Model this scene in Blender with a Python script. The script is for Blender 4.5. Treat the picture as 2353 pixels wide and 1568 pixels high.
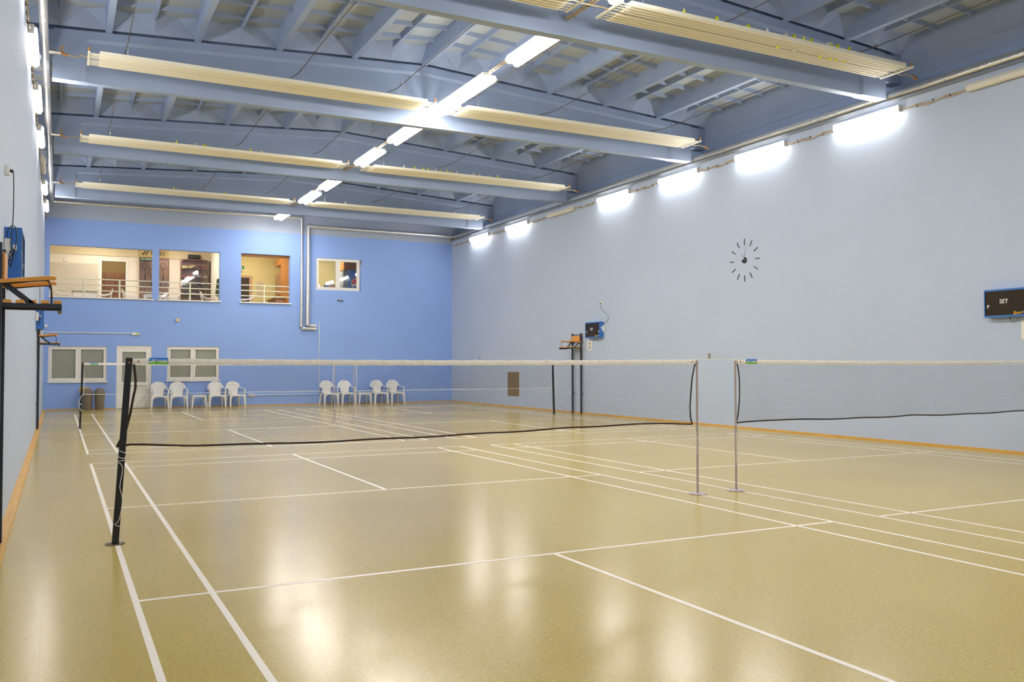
import bpy, bmesh, math, random
from mathutils import Vector, Matrix
random.seed(7)
SC = bpy.context.scene
for o in list(bpy.data.objects): bpy.data.objects.remove(o, do_unlink=True)
COL = SC.collection

# ------------------------------------------------------------------ camera
R0 = (0.88904831, -0.45781202, -0.00112109)
R1 = (0.0113949, 0.02457622, -0.99963302)
R2 = (0.45767156, 0.88870927, 0.02706617)
cam = bpy.data.cameras.new('camera')
cam.sensor_width = 36.0
cam.lens = 2021.8 * 36.0 / 2353.0
cam.clip_start = 0.05; cam.clip_end = 200
co = bpy.data.objects.new('camera', cam); COL.objects.link(co)
co.matrix_world = Matrix(((R0[0], -R1[0], -R2[0], -0.42613), (R0[1], -R1[1], -R2[1], -8.02913),
                          (R0[2], -R1[2], -R2[2], 1.48246), (0, 0, 0, 1)))
SC.camera = co
# ------------------------------------------------------------------ world, view
W = bpy.data.worlds.new('world'); SC.world = W; W.use_nodes = True
W.node_tree.nodes['Background'].inputs[0].default_value = (0.05, 0.06, 0.08, 1)
W.node_tree.nodes['Background'].inputs[1].default_value = 0.2
SC.view_settings.view_transform = 'Standard'; SC.view_settings.look = 'None'
SC.view_settings.exposure = 0.0; SC.view_settings.gamma = 1.0
SC.view_settings.use_curve_mapping = False
LAMP = 64.0          # radiance of every tubular hall lamp
ROOM = 36.0           # radiance of the gallery ceiling lights

# ------------------------------------------------------------------ room numbers
XL, XR, YB, YF = -0.88, 13.75, 24.85, -9.6      # left, right, back, front walls
XLU, XRU = -1.24, 14.14                          # upper fascias behind the wall tops
BEAMY = [-2.75, 3.64, 9.52, 15.65, 21.8]         # front faces of the roof beams
BT = 0.24
def ztop(x): return 7.92 - 0.058 * abs(x - 6.5)
COURT_X = (0.0, 6.673); COURT_Y = (0.0, 14.95); CW = 6.1

# ------------------------------------------------------------------ materials
MATS = {}
def mat(name, col, rough=0.5, metal=0.0, spec=0.5, var=0.0, vscale=8.0, bump=0.0, bscale=60.0, coat=0.0):
    if name in MATS: return MATS[name]
    m = bpy.data.materials.new(name); m.use_nodes = True; MATS[name] = m
    nt = m.node_tree; b = nt.nodes['Principled BSDF']
    b.inputs['Base Color'].default_value = (*col, 1)
    b.inputs['Roughness'].default_value = rough
    b.inputs['Metallic'].default_value = metal
    b.inputs['Specular IOR Level'].default_value = spec
    b.inputs['Coat Weight'].default_value = coat
    tc = nt.nodes.new('ShaderNodeTexCoord')
    if var > 0:
        n = nt.nodes.new('ShaderNodeTexNoise'); n.inputs['Scale'].default_value = vscale; n.inputs['Detail'].default_value = 5
        r = nt.nodes.new('ShaderNodeValToRGB')
        r.color_ramp.elements[0].position = 0.3; r.color_ramp.elements[1].position = 0.7
        r.color_ramp.elements[0].color = tuple(c * (1 - var) for c in col) + (1,)
        r.color_ramp.elements[1].color = tuple(min(1, c * (1 + var)) for c in col) + (1,)
        nt.links.new(tc.outputs['Object'], n.inputs['Vector']); nt.links.new(n.outputs['Fac'], r.inputs['Fac'])
        nt.links.new(r.outputs['Color'], b.inputs['Base Color'])
    if bump > 0:
        n2 = nt.nodes.new('ShaderNodeTexNoise'); n2.inputs['Scale'].default_value = bscale; n2.inputs['Detail'].default_value = 6
        bp = nt.nodes.new('ShaderNodeBump'); bp.inputs['Strength'].default_value = bump; bp.inputs['Distance'].default_value = 0.02
        nt.links.new(tc.outputs['Object'], n2.inputs['Vector']); nt.links.new(n2.outputs['Fac'], bp.inputs['Height'])
        nt.links.new(bp.outputs['Normal'], b.inputs['Normal'])
    return m
def emit(name, col, s):
    if name in MATS: return MATS[name]
    m = bpy.data.materials.new(name); m.use_nodes = True; MATS[name] = m
    b = m.node_tree.nodes['Principled BSDF']
    b.inputs['Base Color'].default_value = (0.9, 0.9, 0.9, 1)
    b.inputs['Emission Color'].default_value = (*col, 1); b.inputs['Emission Strength'].default_value = s
    return m
def wood(name, c1, c2, scale=3.0, rough=0.4, axis=0):
    if name in MATS: return MATS[name]
    m = bpy.data.materials.new(name); m.use_nodes = True; MATS[name] = m
    nt = m.node_tree; b = nt.nodes['Principled BSDF']; b.inputs['Roughness'].default_value = rough
    tc = nt.nodes.new('ShaderNodeTexCoord'); mp = nt.nodes.new('ShaderNodeMapping')
    s = [12, 12, 12]; s[axis] = 0.8
    mp.inputs['Scale'].default_value = s
    n = nt.nodes.new('ShaderNodeTexNoise'); n.inputs['Scale'].default_value = scale; n.inputs['Detail'].default_value = 8; n.inputs['Distortion'].default_value = 0.6
    r = nt.nodes.new('ShaderNodeValToRGB'); r.color_ramp.elements[0].position = 0.35; r.color_ramp.elements[1].position = 0.65
    r.color_ramp.elements[0].color = (*c1, 1); r.color_ramp.elements[1].color = (*c2, 1)
    nt.links.new(tc.outputs['Object'], mp.inputs['Vector']); nt.links.new(mp.outputs['Vector'], n.inputs['Vector'])
    nt.links.new(n.outputs['Fac'], r.inputs['Fac']); nt.links.new(r.outputs['Color'], b.inputs['Base Color'])
    return m
def glass(name, tint=(1, 1, 1), rough=0.02):
    if name in MATS: return MATS[name]
    m = bpy.data.materials.new(name); m.use_nodes = True; MATS[name] = m
    nt = m.node_tree; nt.nodes.clear()
    out = nt.nodes.new('ShaderNodeOutputMaterial'); mix = nt.nodes.new('ShaderNodeMixShader')
    t = nt.nodes.new('ShaderNodeBsdfTransparent'); t.inputs[0].default_value = (*tint, 1)
    g = nt.nodes.new('ShaderNodeBsdfGlossy'); g.inputs['Roughness'].default_value = rough
    f = nt.nodes.new('ShaderNodeFresnel'); f.inputs['IOR'].default_value = 1.6
    nt.links.new(f.outputs[0], mix.inputs[0]); nt.links.new(t.outputs[0], mix.inputs[1]); nt.links.new(g.outputs[0], mix.inputs[2])
    nt.links.new(mix.outputs[0], out.inputs[0])
    return m
def floor_mat():
    m = bpy.data.materials.new('marbled_linoleum'); m.use_nodes = True
    nt = m.node_tree; L = nt.links.new; b = nt.nodes['Principled BSDF']
    tc = nt.nodes.new('ShaderNodeTexCoord')
    def noise(sc, det, vec, dist=0.0):
        n = nt.nodes.new('ShaderNodeTexNoise'); n.inputs['Scale'].default_value = sc; n.inputs['Detail'].default_value = det
        n.inputs['Distortion'].default_value = dist; L(vec, n.inputs['Vector']); return n
    def mapping(s, rz=0.0):
        mp = nt.nodes.new('ShaderNodeMapping'); mp.inputs['Scale'].default_value = s; mp.inputs['Rotation'].default_value = (0, 0, rz)
        L(tc.outputs['Object'], mp.inputs['Vector']); return mp.outputs['Vector']
    v0 = mapping((1, 1, 1)); v1 = mapping((6, 14, 6), 0.5); v2 = mapping((16, 5, 6), -0.35)
    big = noise(0.35, 3, v0)
    r = nt.nodes.new('ShaderNodeValToRGB'); e = r.color_ramp.elements
    e[0].position = 0.3; e[0].color = (0.515, 0.382, 0.105, 1); e[1].position = 0.7; e[1].color = (0.575, 0.442, 0.133, 1)
    L(big.outputs['Fac'], r.inputs['Fac'])
    # marbling: streaky flecks, lighter and darker
    st = noise(7.0, 6, v1, 0.8); rs = nt.nodes.new('ShaderNodeValToRGB')
    rs.color_ramp.elements[0].position = 0.35; rs.color_ramp.elements[0].color = (0.80, 0.78, 0.72, 1)
    rs.color_ramp.elements[1].position = 0.68; rs.color_ramp.elements[1].color = (1.09, 1.09, 1.12, 1)
    L(st.outputs['Fac'], rs.inputs['Fac'])
    mul = nt.nodes.new('ShaderNodeMixRGB'); mul.blend_type = 'MULTIPLY'; mul.inputs[0].default_value = 1
    L(r.outputs['Color'], mul.inputs[1]); L(rs.outputs['Color'], mul.inputs[2])
    fl = noise(14.0, 3, v2, 0.4); rf = nt.nodes.new('ShaderNodeValToRGB')
    rf.color_ramp.elements[0].position = 0.27; rf.color_ramp.elements[0].color = (0.55, 0.50, 0.48, 1)
    rf.color_ramp.elements[1].position = 0.34; rf.color_ramp.elements[1].color = (1, 1, 1, 1)
    L(fl.outputs['Fac'], rf.inputs['Fac'])
    mul2 = nt.nodes.new('ShaderNodeMixRGB'); mul2.blend_type = 'MULTIPLY'; mul2.inputs[0].default_value = 0.85
    L(mul.outputs['Color'], mul2.inputs[1]); L(rf.outputs['Color'], mul2.inputs[2])
    # welded seams between the sheets, every 2.1 m
    sx = nt.nodes.new('ShaderNodeSeparateXYZ'); L(tc.outputs['Object'], sx.inputs[0])
    a = nt.nodes.new('ShaderNodeMath'); a.operation = 'ADD'; a.inputs[1].default_value = 0.5 + 2.1 * 4; L(sx.outputs['X'], a.inputs[0])
    md = nt.nodes.new('ShaderNodeMath'); md.operation = 'MODULO'; md.inputs[1].default_value = 2.1; L(a.outputs[0], md.inputs[0])
    lt = nt.nodes.new('ShaderNodeMath'); lt.operation = 'LESS_THAN'; lt.inputs[1].default_value = 0.005; L(md.outputs[0], lt.inputs[0])
    ls = nt.nodes.new('ShaderNodeMath'); ls.operation = 'MULTIPLY'; ls.inputs[1].default_value = 0.22; L(lt.outputs[0], ls.inputs[0])
    mx = nt.nodes.new('ShaderNodeMixRGB'); mx.inputs[2].default_value = (0.16, 0.10, 0.03, 1)
    L(ls.outputs[0], mx.inputs[0]); L(mul2.outputs['Color'], mx.inputs[1]); L(mx.outputs['Color'], b.inputs['Base Color'])
    # worn polish
    rn = noise(2.5, 6, v1, 1.0); rr = nt.nodes.new('ShaderNodeMapRange')
    rr.inputs['To Min'].default_value = 0.17; rr.inputs['To Max'].default_value = 0.24
    L(rn.outputs['Fac'], rr.inputs['Value']); L(rr.outputs['Result'], b.inputs['Roughness'])
    b.inputs['Specular IOR Level'].default_value = 0.36; b.inputs['Specular Tint'].default_value = (1.0, 0.90, 0.72, 1)
    bn = noise(4.0, 4, v2, 0.5); bp = nt.nodes.new('ShaderNodeBump'); bp.inputs['Strength'].default_value = 0.018; bp.inputs['Distance'].default_value = 0.02
    L(bn.outputs['Fac'], bp.inputs['Height']); L(bp.outputs['Normal'], b.inputs['Normal'])
    return m
M_FLOOR = floor_mat()
M_WALL = mat('pale_blue_wall_paint', (0.462, 0.538, 0.670), 0.55, var=0.02, vscale=0.8, bump=0.12, bscale=5)
M_BLUE = mat('sky_blue_wall_paint', (0.275, 0.425, 0.83), 0.6, var=0.02, vscale=1.0, bump=0.08, bscale=8)
M_BAND = mat('grey_blue_band_paint', (0.40, 0.46, 0.58), 0.6, bump=0.08, bscale=8)
M_BEAM = mat('blue_beam_paint', (0.32, 0.40, 0.57), 0.6, var=0.04, vscale=1.5, bump=0.15, bscale=14)
M_SLAB = mat('grey_slab_paint', (0.40, 0.44, 0.48), 0.8, var=0.06, vscale=1.2, bump=0.15, bscale=10)
M_LINE = mat('white_court_line', (0.90, 0.82, 0.70), 0.35)
M_SKIRT = wood('orange_skirting_wood', (0.60, 0.31, 0.045), (0.70, 0.39, 0.08), 2.0, 0.45, axis=1)
M_SLAT = wood('orange_slat_wood', (0.66, 0.27, 0.035), (0.80, 0.38, 0.07), 2.0, 0.35, axis=0)
M_CREAM = mat('cream_enamel', (0.84, 0.80, 0.66), 0.35)
M_COPPER = mat('brass_copper', (0.45, 0.35, 0.20), 0.4, metal=0.4)
M_RUST = mat('orange_valve', (0.38, 0.17, 0.04), 0.5)
M_FOIL = mat('aluminium_foil', (0.78, 0.76, 0.72), 0.28, metal=0.9, bump=0.35, bscale=25)
M_STEEL = mat('steel', (0.55, 0.55, 0.55), 0.4, metal=0.8)
M_WIRE = mat('dark_wire', (0.10, 0.07, 0.05), 0.6)
M_CABLE = mat('beige_cable', (0.50, 0.40, 0.26), 0.6)
M_BLACK = mat('black_paint', (0.012, 0.011, 0.014), 0.4)
M_IRON = mat('dark_blue_iron', (0.022, 0.026, 0.040), 0.45)
M_STEELGREY = mat('mauve_grey_steel', (0.42, 0.36, 0.37), 0.4)
M_DARKPLATE = mat('dark_plate', (0.10, 0.075, 0.035), 0.6)
M_NET = mat('brown_net_twine', (0.040, 0.030, 0.040), 0.8)
M_BAND_BLK = mat('dark_net_band', (0.040, 0.022, 0.016), 0.8)
M_TAPE = mat('white_net_tape', (0.88, 0.84, 0.78), 0.8, var=0.05, vscale=14, bump=0.6, bscale=18)
M_CORD = mat('white_cord', (0.85, 0.82, 0.74), 0.8)
M_WHITE = mat('white_plastic', (0.82, 0.80, 0.76), 0.35)
M_PVC = mat('white_window_plastic', (0.88, 0.85, 0.79), 0.35)
M_GLASS = glass('window_glass')
M_BLIND = mat('grey_green_blind', (0.88, 0.89, 0.72), 0.6)
M_TEXTW = mat('white_print', (0.85, 0.85, 0.82), 0.6)
M_TEXTB = mat('black_print', (0.02, 0.02, 0.02), 0.6)
M_HOUSE = mat('lamp_housing', (0.70, 0.69, 0.66), 0.5)
M_TUBE = emit('lit_diffuser', (1.0, 0.955, 0.90), LAMP)
M_OFF = mat('unlit_diffuser', (0.74, 0.70, 0.60), 0.35)
M_ROOMLAMP = emit('room_light', (1.0, 0.92, 0.78), ROOM)
M_SBBLUE = mat('blue_enamel', (0.035, 0.16, 0.50), 0.4)
M_SCREEN = mat('smoked_screen', (0.030, 0.019, 0.009), 0.25, spec=0.25)
M_BROWN = mat('brown_grille', (0.26, 0.19, 0.11), 0.6)
M_BIN = mat('grey_brown_plastic', (0.20, 0.165, 0.115), 0.5)
M_YEL = mat('yellow_plastic', (0.80, 0.48, 0.02), 0.5)
M_SHY = mat('yellow_feather', (0.72, 0.76, 0.02), 0.6)
M_SHW = mat('white_feather', (0.80, 0.76, 0.70), 0.6)

# ------------------------------------------------------------------ mesh helper
class MB:
    def __init__(s): s.v = []; s.f = []; s.mi = []; s.m = 0
    def add(s, vs, fs):
        n = len(s.v); s.v += [tuple(v) for v in vs]; s.f += [tuple(i + n for i in f) for f in fs]; s.mi += [s.m] * len(fs); return s
    def box(s, x0, x1, y0, y1, z0, z1):
        return s.add([(x0,y0,z0),(x1,y0,z0),(x1,y1,z0),(x0,y1,z0),(x0,y0,z1),(x1,y0,z1),(x1,y1,z1),(x0,y1,z1)],
                     [(0,3,2,1),(4,5,6,7),(0,1,5,4),(1,2,6,5),(2,3,7,6),(3,0,4,7)])
    def hexa(s, p):   # 4 bottom, 4 top
        return s.add(p, [(0,3,2,1),(4,5,6,7),(0,1,5,4),(1,2,6,5),(2,3,7,6),(3,0,4,7)])
    def prism(s, prof, axis, a, b):
        """prof: closed 2D polygon; axis x -> (y,z), y -> (x,z), z -> (x,y)"""
        def P(p, t):
            return {'x': (t, p[0], p[1]), 'y': (p[0], t, p[1]), 'z': (p[0], p[1], t)}[axis]
        n = len(prof)
        vs = [P(p, a) for p in prof] + [P(p, b) for p in prof]
        fs = [tuple(range(n)), tuple(range(2*n-1, n-1, -1))] + [(i, (i+1) % n, n+(i+1) % n, n+i) for i in range(n)]
        return s.add(vs, fs)
    def tube(s, pts, r, n=8, cap=True, sx=1.0, sy=1.0):
        pts = [Vector(p) for p in pts]; rs = r if isinstance(r, (list, tuple)) else [r] * len(pts)
        vs = []; ref = None
        for i, p in enumerate(pts):
            d = (pts[min(i+1, len(pts)-1)] - pts[max(i-1, 0)]).normalized()
            if ref is None:
                ref = Vector((0, 0, 1)) if abs(d.z) < 0.9 else Vector((1, 0, 0))
            u = (ref - d * ref.dot(d)).normalized(); w = d.cross(u); ref = u
            for k in range(n):
                a = 2*math.pi*k/n
                vs.append(p + (u*math.cos(a)*sx + w*math.sin(a)*sy) * rs[i])
        fs = []
        for i in range(len(pts)-1):
            for k in range(n):
                fs.append((i*n+k, i*n+(k+1) % n, (i+1)*n+(k+1) % n, (i+1)*n+k))
        if cap: fs += [tuple(range(n-1, -1, -1)), tuple(range((len(pts)-1)*n, len(pts)*n))]
        return s.add(vs, fs)
    def bar(s, p0, p1, w, h, up=(0, 0, 1), w1=None, h1=None):
        p0, p1 = Vector(p0), Vector(p1); d = (p1-p0).normalized(); up = Vector(up)
        if abs(d.dot(up)) > 0.98: up = Vector((0, 1, 0))
        sd = d.cross(up).normalized(); u = sd.cross(d)
        w1 = w1 or w; h1 = h1 or h; vs = []
        for p, ww, hh in ((p0, w, h), (p1, w1, h1)):
            vs += [p - sd*ww/2 - u*hh/2, p + sd*ww/2 - u*hh/2, p + sd*ww/2 + u*hh/2, p - sd*ww/2 + u*hh/2]
        return s.add(vs, [(0,3,2,1),(4,5,6,7),(0,1,5,4),(1,2,6,5),(2,3,7,6),(3,0,4,7)])
    def poly(s, pts, w, h, up=(0, 0, 1)):
        for a, b in zip(pts[:-1], pts[1:]): s.bar(a, b, w, h, up)
        return s
    def lathe(s, prof, n=24, cx=0, cy=0):
        vs = []
        for r, z in prof:
            for k in range(n):
                a = 2*math.pi*k/n; vs.append((cx + r*math.cos(a), cy + r*math.sin(a), z))
        fs = []
        for i in range(len(prof)-1):
            for k in range(n):
                fs.append((i*n+k, i*n+(k+1) % n, (i+1)*n+(k+1) % n, (i+1)*n+k))
        fs += [tuple(range(n-1, -1, -1)), tuple(range((len(prof)-1)*n, len(prof)*n))]
        return s.add(vs, fs)
    def grid(s, fn, nu, nv):
        vs = [fn(i/nu, j/nv) for j in range(nv+1) for i in range(nu+1)]
        fs = [(j*(nu+1)+i, j*(nu+1)+i+1, (j+1)*(nu+1)+i+1, (j+1)*(nu+1)+i) for j in range(nv) for i in range(nu)]
        return s.add(vs, fs)
    def mesh(s, me, M):
        return s.add([M @ v.co for v in me.vertices], [tuple(p.vertices) for p in me.polygons])
    def build(s, name, mats, parent=None, smooth=False, bevel=0.0, solid=0.0, loc=None, fixn=True):
        me = bpy.data.meshes.new(name)
        off = Vector(loc) if loc is not None else (parent_world(parent) if parent is not None else Vector((0, 0, 0)))
        me.from_pydata([Vector(v) - off for v in s.v], [], s.f)
        if not isinstance(mats, (list, tuple)): mats = [mats]
        for m in mats: me.materials.append(m)
        if len(mats) > 1: me.polygons.foreach_set('material_index', s.mi)
        if fixn:
            bm = bmesh.new(); bm.from_mesh(me); bmesh.ops.recalc_face_normals(bm, faces=bm.faces); bm.to_mesh(me); bm.free()
        o = bpy.data.objects.new(name, me); COL.objects.link(o)
        if parent is not None: o.parent = parent
        if loc is not None: o.location = loc
        if smooth:
            me.polygons.foreach_set('use_smooth', [True] * len(me.polygons))
            if hasattr(me, 'set_sharp_from_angle'): me.set_sharp_from_angle(angle=math.radians(42))
        if solid:
            md = o.modifiers.new('solid', 'SOLIDIFY'); md.thickness = solid; md.offset = 0
        if bevel:
            md = o.modifiers.new('bevel', 'BEVEL'); md.width = bevel; md.segments = 2; md.limit_method = 'ANGLE'
        me.update()
        return o
def parent_world(p):
    v = Vector((0, 0, 0))
    while p is not None: v += p.location; p = p.parent
    return v
def tag(o, label, cat, group=None, kind=None):
    o['label'] = label; o['category'] = cat
    if group: o['group'] = group
    if kind: o['kind'] = kind
    return o
def thing(name, label, cat, loc=(0, 0, 0), rz=0.0, group=None):
    o = bpy.data.objects.new(name, None); COL.objects.link(o); o.location = loc; o.rotation_euler = (0, 0, rz)
    o.empty_display_size = 0.1
    return tag(o, label, cat, group)
def struct(o): o['kind'] = 'structure'; return o
def dup(root, loc=None, rz=None, label=None, group=None):
    r = root.copy(); COL.objects.link(r)
    if loc is not None: r.location = loc
    if rz is not None: r.rotation_euler = (0, 0, rz)
    if label: r['label'] = label
    if group: r['group'] = group
    for ch in list(root.children):
        c = ch.copy(); COL.objects.link(c); c.parent = r
        for g in list(ch.children):
            d = g.copy(); COL.objects.link(d); d.parent = c
    return r
def text_me(body, size=1.0, ext=0.002, shear=0.0, align='CENTER', width=1.0, bold=0.012):
    cu = bpy.data.curves.new('lettering', 'FONT'); cu.body = body; cu.size = size; cu.extrude = ext
    cu.align_x = align; cu.align_y = 'CENTER'; cu.shear = shear; cu.offset = bold*size
    o = bpy.data.objects.new('lettering', cu); COL.objects.link(o)
    bpy.context.view_layer.update()
    me = bpy.data.meshes.new_from_object(o.evaluated_get(bpy.context.evaluated_depsgraph_get()))
    bpy.data.objects.remove(o, do_unlink=True); bpy.data.curves.remove(cu)
    for v in me.vertices: v.co.x *= width
    return me
def face_mx(c, right, up):
    r = Vector(right).normalized(); u = Vector(up).normalized(); n = r.cross(u)
    return Matrix(((r.x, u.x, n.x, c[0]), (r.y, u.y, n.y, c[1]), (r.z, u.z, n.z, c[2]), (0, 0, 0, 1)))
def catenary(p0, p1, sag, n=10):
    p0, p1 = Vector(p0), Vector(p1)
    return [p0.lerp(p1, i/n) - Vector((0, 0, sag * 4 * (i/n) * (1-i/n))) for i in range(n+1)]

def smooth(pts, k=5):
    P = [Vector(p) for p in pts]; out = []
    for i in range(len(P)-1):
        p0, p1, p2, p3 = P[max(i-1, 0)], P[i], P[i+1], P[min(i+2, len(P)-1)]
        for j in range(k):
            t = j/k
            out.append(0.5*((2*p1) + (p2-p0)*t + (2*p0-5*p1+4*p2-p3)*t*t + (3*p1-p0-3*p2+p3)*t*t*t))
    return out + [P[-1]]
# ================================================================== SETTING
def plane_box(name, m, x0, x1, y0, y1, z0, z1):
    return struct(MB().box(x0, x1, y0, y1, z0, z1).build(name, m))
fl = plane_box('floor', M_FLOOR, XL-0.3, XR+0.3, YF-0.3, YB+0.3, -0.2, 0.0)
plane_box('wall_left', M_WALL, XL-0.36, XL, YF-0.3, YB+0.3, 0.0, 6.62)
plane_box('wall_right', M_WALL, XR, XR+0.39, YF-0.3, YB+0.3, 0.0, 6.56)
plane_box('wall_front', M_WALL, XLU-0.2, XRU+0.2, YF-0.3, YF, 0.0, 8.6)
# upper fascias behind the wall tops, each with a shadow joint
for nm, x, s in (('trim_1', XRU, 1), ('trim_2', XLU, -1)):
    b = MB()
    b.box(min(x+0.012*s, x+0.3*s), max(x+0.012*s, x+0.3*s), YF, YB+0.3, 6.5, 7.06)
    b.box(min(x, x+0.3*s), max(x, x+0.3*s), YF, YB+0.3, 7.06, 8.3)
    struct(b.build(nm, M_BEAM))
# back wall with openings
OPEN = [(-0.73, 2.44, 3.77, 5.50), (2.65, 4.70, 3.77, 5.54), (5.43, 7.21, 3.77, 5.56), (8.18, 9.94, 4.335, 5.55),
        (-0.74, 1.03, 0.90, 2.12), (1.325, 2.437, 0.0, 2.152), (2.94, 4.695, 0.912, 2.14)]
def wall_with_holes(name, m, x0, x1, z0, z1, y0, y1, holes):
    xs = sorted({x0, x1, *[h[0] for h in holes], *[h[1] for h in holes]})
    zs = sorted({z0, z1, *[max(z0, h[2]) for h in holes if h[3] > z0 and h[2] < z1], *[min(z1, h[3]) for h in holes if h[3] > z0 and h[2] < z1]})
    b = MB()
    def solid(i, j):
        cx, cz = (xs[i]+xs[i+1])/2, (zs[j]+zs[j+1])/2
        return not any(h[0] < cx < h[1] and h[2] < cz < h[3] for h in holes)
    nx, nz = len(xs)-1, len(zs)-1
    for i in range(nx):
        for j in range(nz):
            if not solid(i, j): continue
            a, c, d, e = xs[i], xs[i+1], zs[j], zs[j+1]
            b.add([(a,y0,d),(c,y0,d),(c,y0,e),(a,y0,e)], [(0,1,2,3)])
            b.add([(a,y1,d),(c,y1,d),(c,y1,e),(a,y1,e)], [(3,2,1,0)])
            if i == 0 or not solid(i-1, j): b.add([(a,y0,d),(a,y0,e),(a,y1,e),(a,y1,d)], [(0,1,2,3)])
            if i == nx-1 or not solid(i+1, j): b.add([(c,y0,d),(c,y1,d),(c,y1,e),(c,y0,e)], [(0,1,2,3)])
            if j == 0 or not solid(i, j-1): b.add([(a,y0,d),(a,y1,d),(c,y1,d),(c,y0,d)], [(0,1,2,3)])
            if j == nz-1 or not solid(i, j+1): b.add([(a,y0,e),(c,y0,e),(c,y1,e),(a,y1,e)], [(0,1,2,3)])
    return struct(b.build(name, m, fixn=False))
wb = wall_with_holes('wall_back', M_BLUE, XL, XR, 0.0, 6.40, YB, YB+0.25, OPEN)
struct(MB().box(XL, XR, YB, YB+0.25, 6.401, 6.63).box(XLU, XRU, YB, YB+0.25, 6.63, 8.6).build('wall_back_band', M_BAND, wb))
# skirtings
MB().box(XL+0.001, XL+0.085, YF+0.05, YB-0.06, 0.0, 0.028).build('baseboard_left', M_SKIRT)['kind'] = 'structure'
MB().box(XR-0.04, XR-0.001, YF+0.05, YB-0.05, 0.0, 0.038).build('baseboard_right', M_SKIRT)['kind'] = 'structure'
MB().box(XL+0.1, 1.31, YB-0.035, YB-0.001, 0.0, 0.03).box(2.45, XR-0.05, YB-0.035, YB-0.001, 0.0, 0.03).build('baseboard_back', M_SKIRT)['kind'] = 'structure'
# court markings, laid on the floor
lw = 0.04
for ci, (cx, cy) in enumerate([(a, b) for b in COURT_Y for a in COURT_X]):
    b = MB(); zt = 0.0012
    def ln(x0, x1, y0, y1): b.box(cx+x0, cx+x1, cy+y0, cy+y1, 0.0002, zt)
    for x in (0, CW-lw): ln(x, x+lw, -6.7, 6.7)
    for x in (0.46, CW-0.46-lw): ln(x, x+lw, -6.7+lw, 6.7-lw)
    for s in (-1, 1):
        for d in (1.98, 5.90, 6.66):
            y0, y1 = sorted((s*d, s*(d+lw)))
            ln(lw, 0.46, y0, y1); ln(0.5, CW-0.5, y0, y1); ln(CW-0.46, CW-lw, y0, y1)
        y0, y1 = sorted((s*2.02, s*5.90)); ln(CW/2-lw/2, CW/2+lw/2, y0, y1)
        y0, y1 = sorted((s*5.94, s*6.66)); ln(CW/2-lw/2, CW/2+lw/2, y0, y1)
        for d in (6.17, 5.71): ln(0.5, 0.56, min(s*d, s*(d+0.03)), max(s*d, s*(d+0.03)))
    struct(b.build('court_lines', M_LINE, fl))
# ---------------------------------------------------------------- roof: ribbed slabs
RIBX = [6.5 + 1.545*k for k in range(-5, 6)]
def ceiling():
    b = MB()
    ys = [(YF, BEAMY[0])] + [(BEAMY[i]+BT, BEAMY[i+1]) for i in range(4)] + [(BEAMY[4]+BT, YB)]
    # slab skin
    xs = [XLU-0.1] + [x for x in RIBX if XLU < x < XRU] + [XRU+0.1]
    b.m = 1
    for a, c in zip(xs[:-1], xs[1:]):
        za, zc = ztop(a)+0.36, ztop(c)+0.36
        b.add([(a,YF-0.3,za),(c,YF-0.3,zc),(c,YB+0.3,zc),(a,YB+0.3,za),(a,YF-0.3,za+0.1),(c,YF-0.3,zc+0.1),(c,YB+0.3,zc+0.1),(a,YB+0.3,za+0.1)],
              [(0,3,2,1),(4,5,6,7),(0,1,5,4),(1,2,6,5),(2,3,7,6),(3,0,4,7)])
    b.m = 0
    for (y0, y1) in ys:
        for x in RIBX:
            if not (XLU-0.05 < x < XRU+0.05): continue
            z = ztop(x)
            b.hexa([(x-.055,y0-.02,z+.005),(x+.055,y0-.02,z+.005),(x+.055,y1+.02,z+.005),(x-.055,y1+.02,z+.005),
                    (x-.075,y0-.02,z+.38),(x+.075,y0-.02,z+.38),(x+.075,y1+.02,z+.38),(x-.075,y1+.02,z+.38)])
        edges = [XLU] + [x for x in RIBX if XLU+0.2 < x < XRU-0.2] + [XRU]
        for a, c in zip(edges[:-1], edges[1:]):
            m = (a+c)/2
            if c-a > 1.0:
                z = ztop(m)+0.255
                b.hexa([(m-.018,y0,z),(m+.018,y0,z),(m+.018,y1,z),(m-.018,y1,z),(m-.045,y0,z+.12),(m+.045,y0,z+.12),(m+.045,y1,z+.12),(m-.045,y1,z+.12)])
            n = max(2, round((y1-y0)/0.745)); st = (y1-y0)/n
            for k in range(1, n):
                y = y0+k*st
                za, zc = ztop(a)+0.275, ztop(c)+0.275
                b.hexa([(a,y-.016,za),(c,y-.016,zc),(c,y+.016,zc),(a,y+.016,za),(a,y-.045,za+.10),(c,y-.045,zc+.10),(c,y+.045,zc+.10),(a,y+.045,za+.10)])
            # folded haunches against the beams
            for (yy, sg) in ((y0, 1), (y1, -1)):
                parts = [(a, m), (m, c)] if c-a > 1.0 else [(a, c)]
                for (p, q) in parts:
                    h = (p+q)/2; zp, zq, zh = ztop(p), ztop(q), ztop(h)
                    V = [(p, yy, zp+.05), (q, yy, zq+.05), (h, yy+sg*.17, zh+.355), (p, yy+sg*.34, zp+.36), (q, yy+sg*.34, zq+.36), (p, yy, zp+.38), (q, yy, zq+.38)]
                    b.add(V, [(0,1,2),(0,2,3),(1,4,2),(0,3,5),(1,6,4),(0,5,6,1)])
    return struct(b.build('ceiling', [M_BEAM, M_SLAB]))
ceiling()
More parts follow.
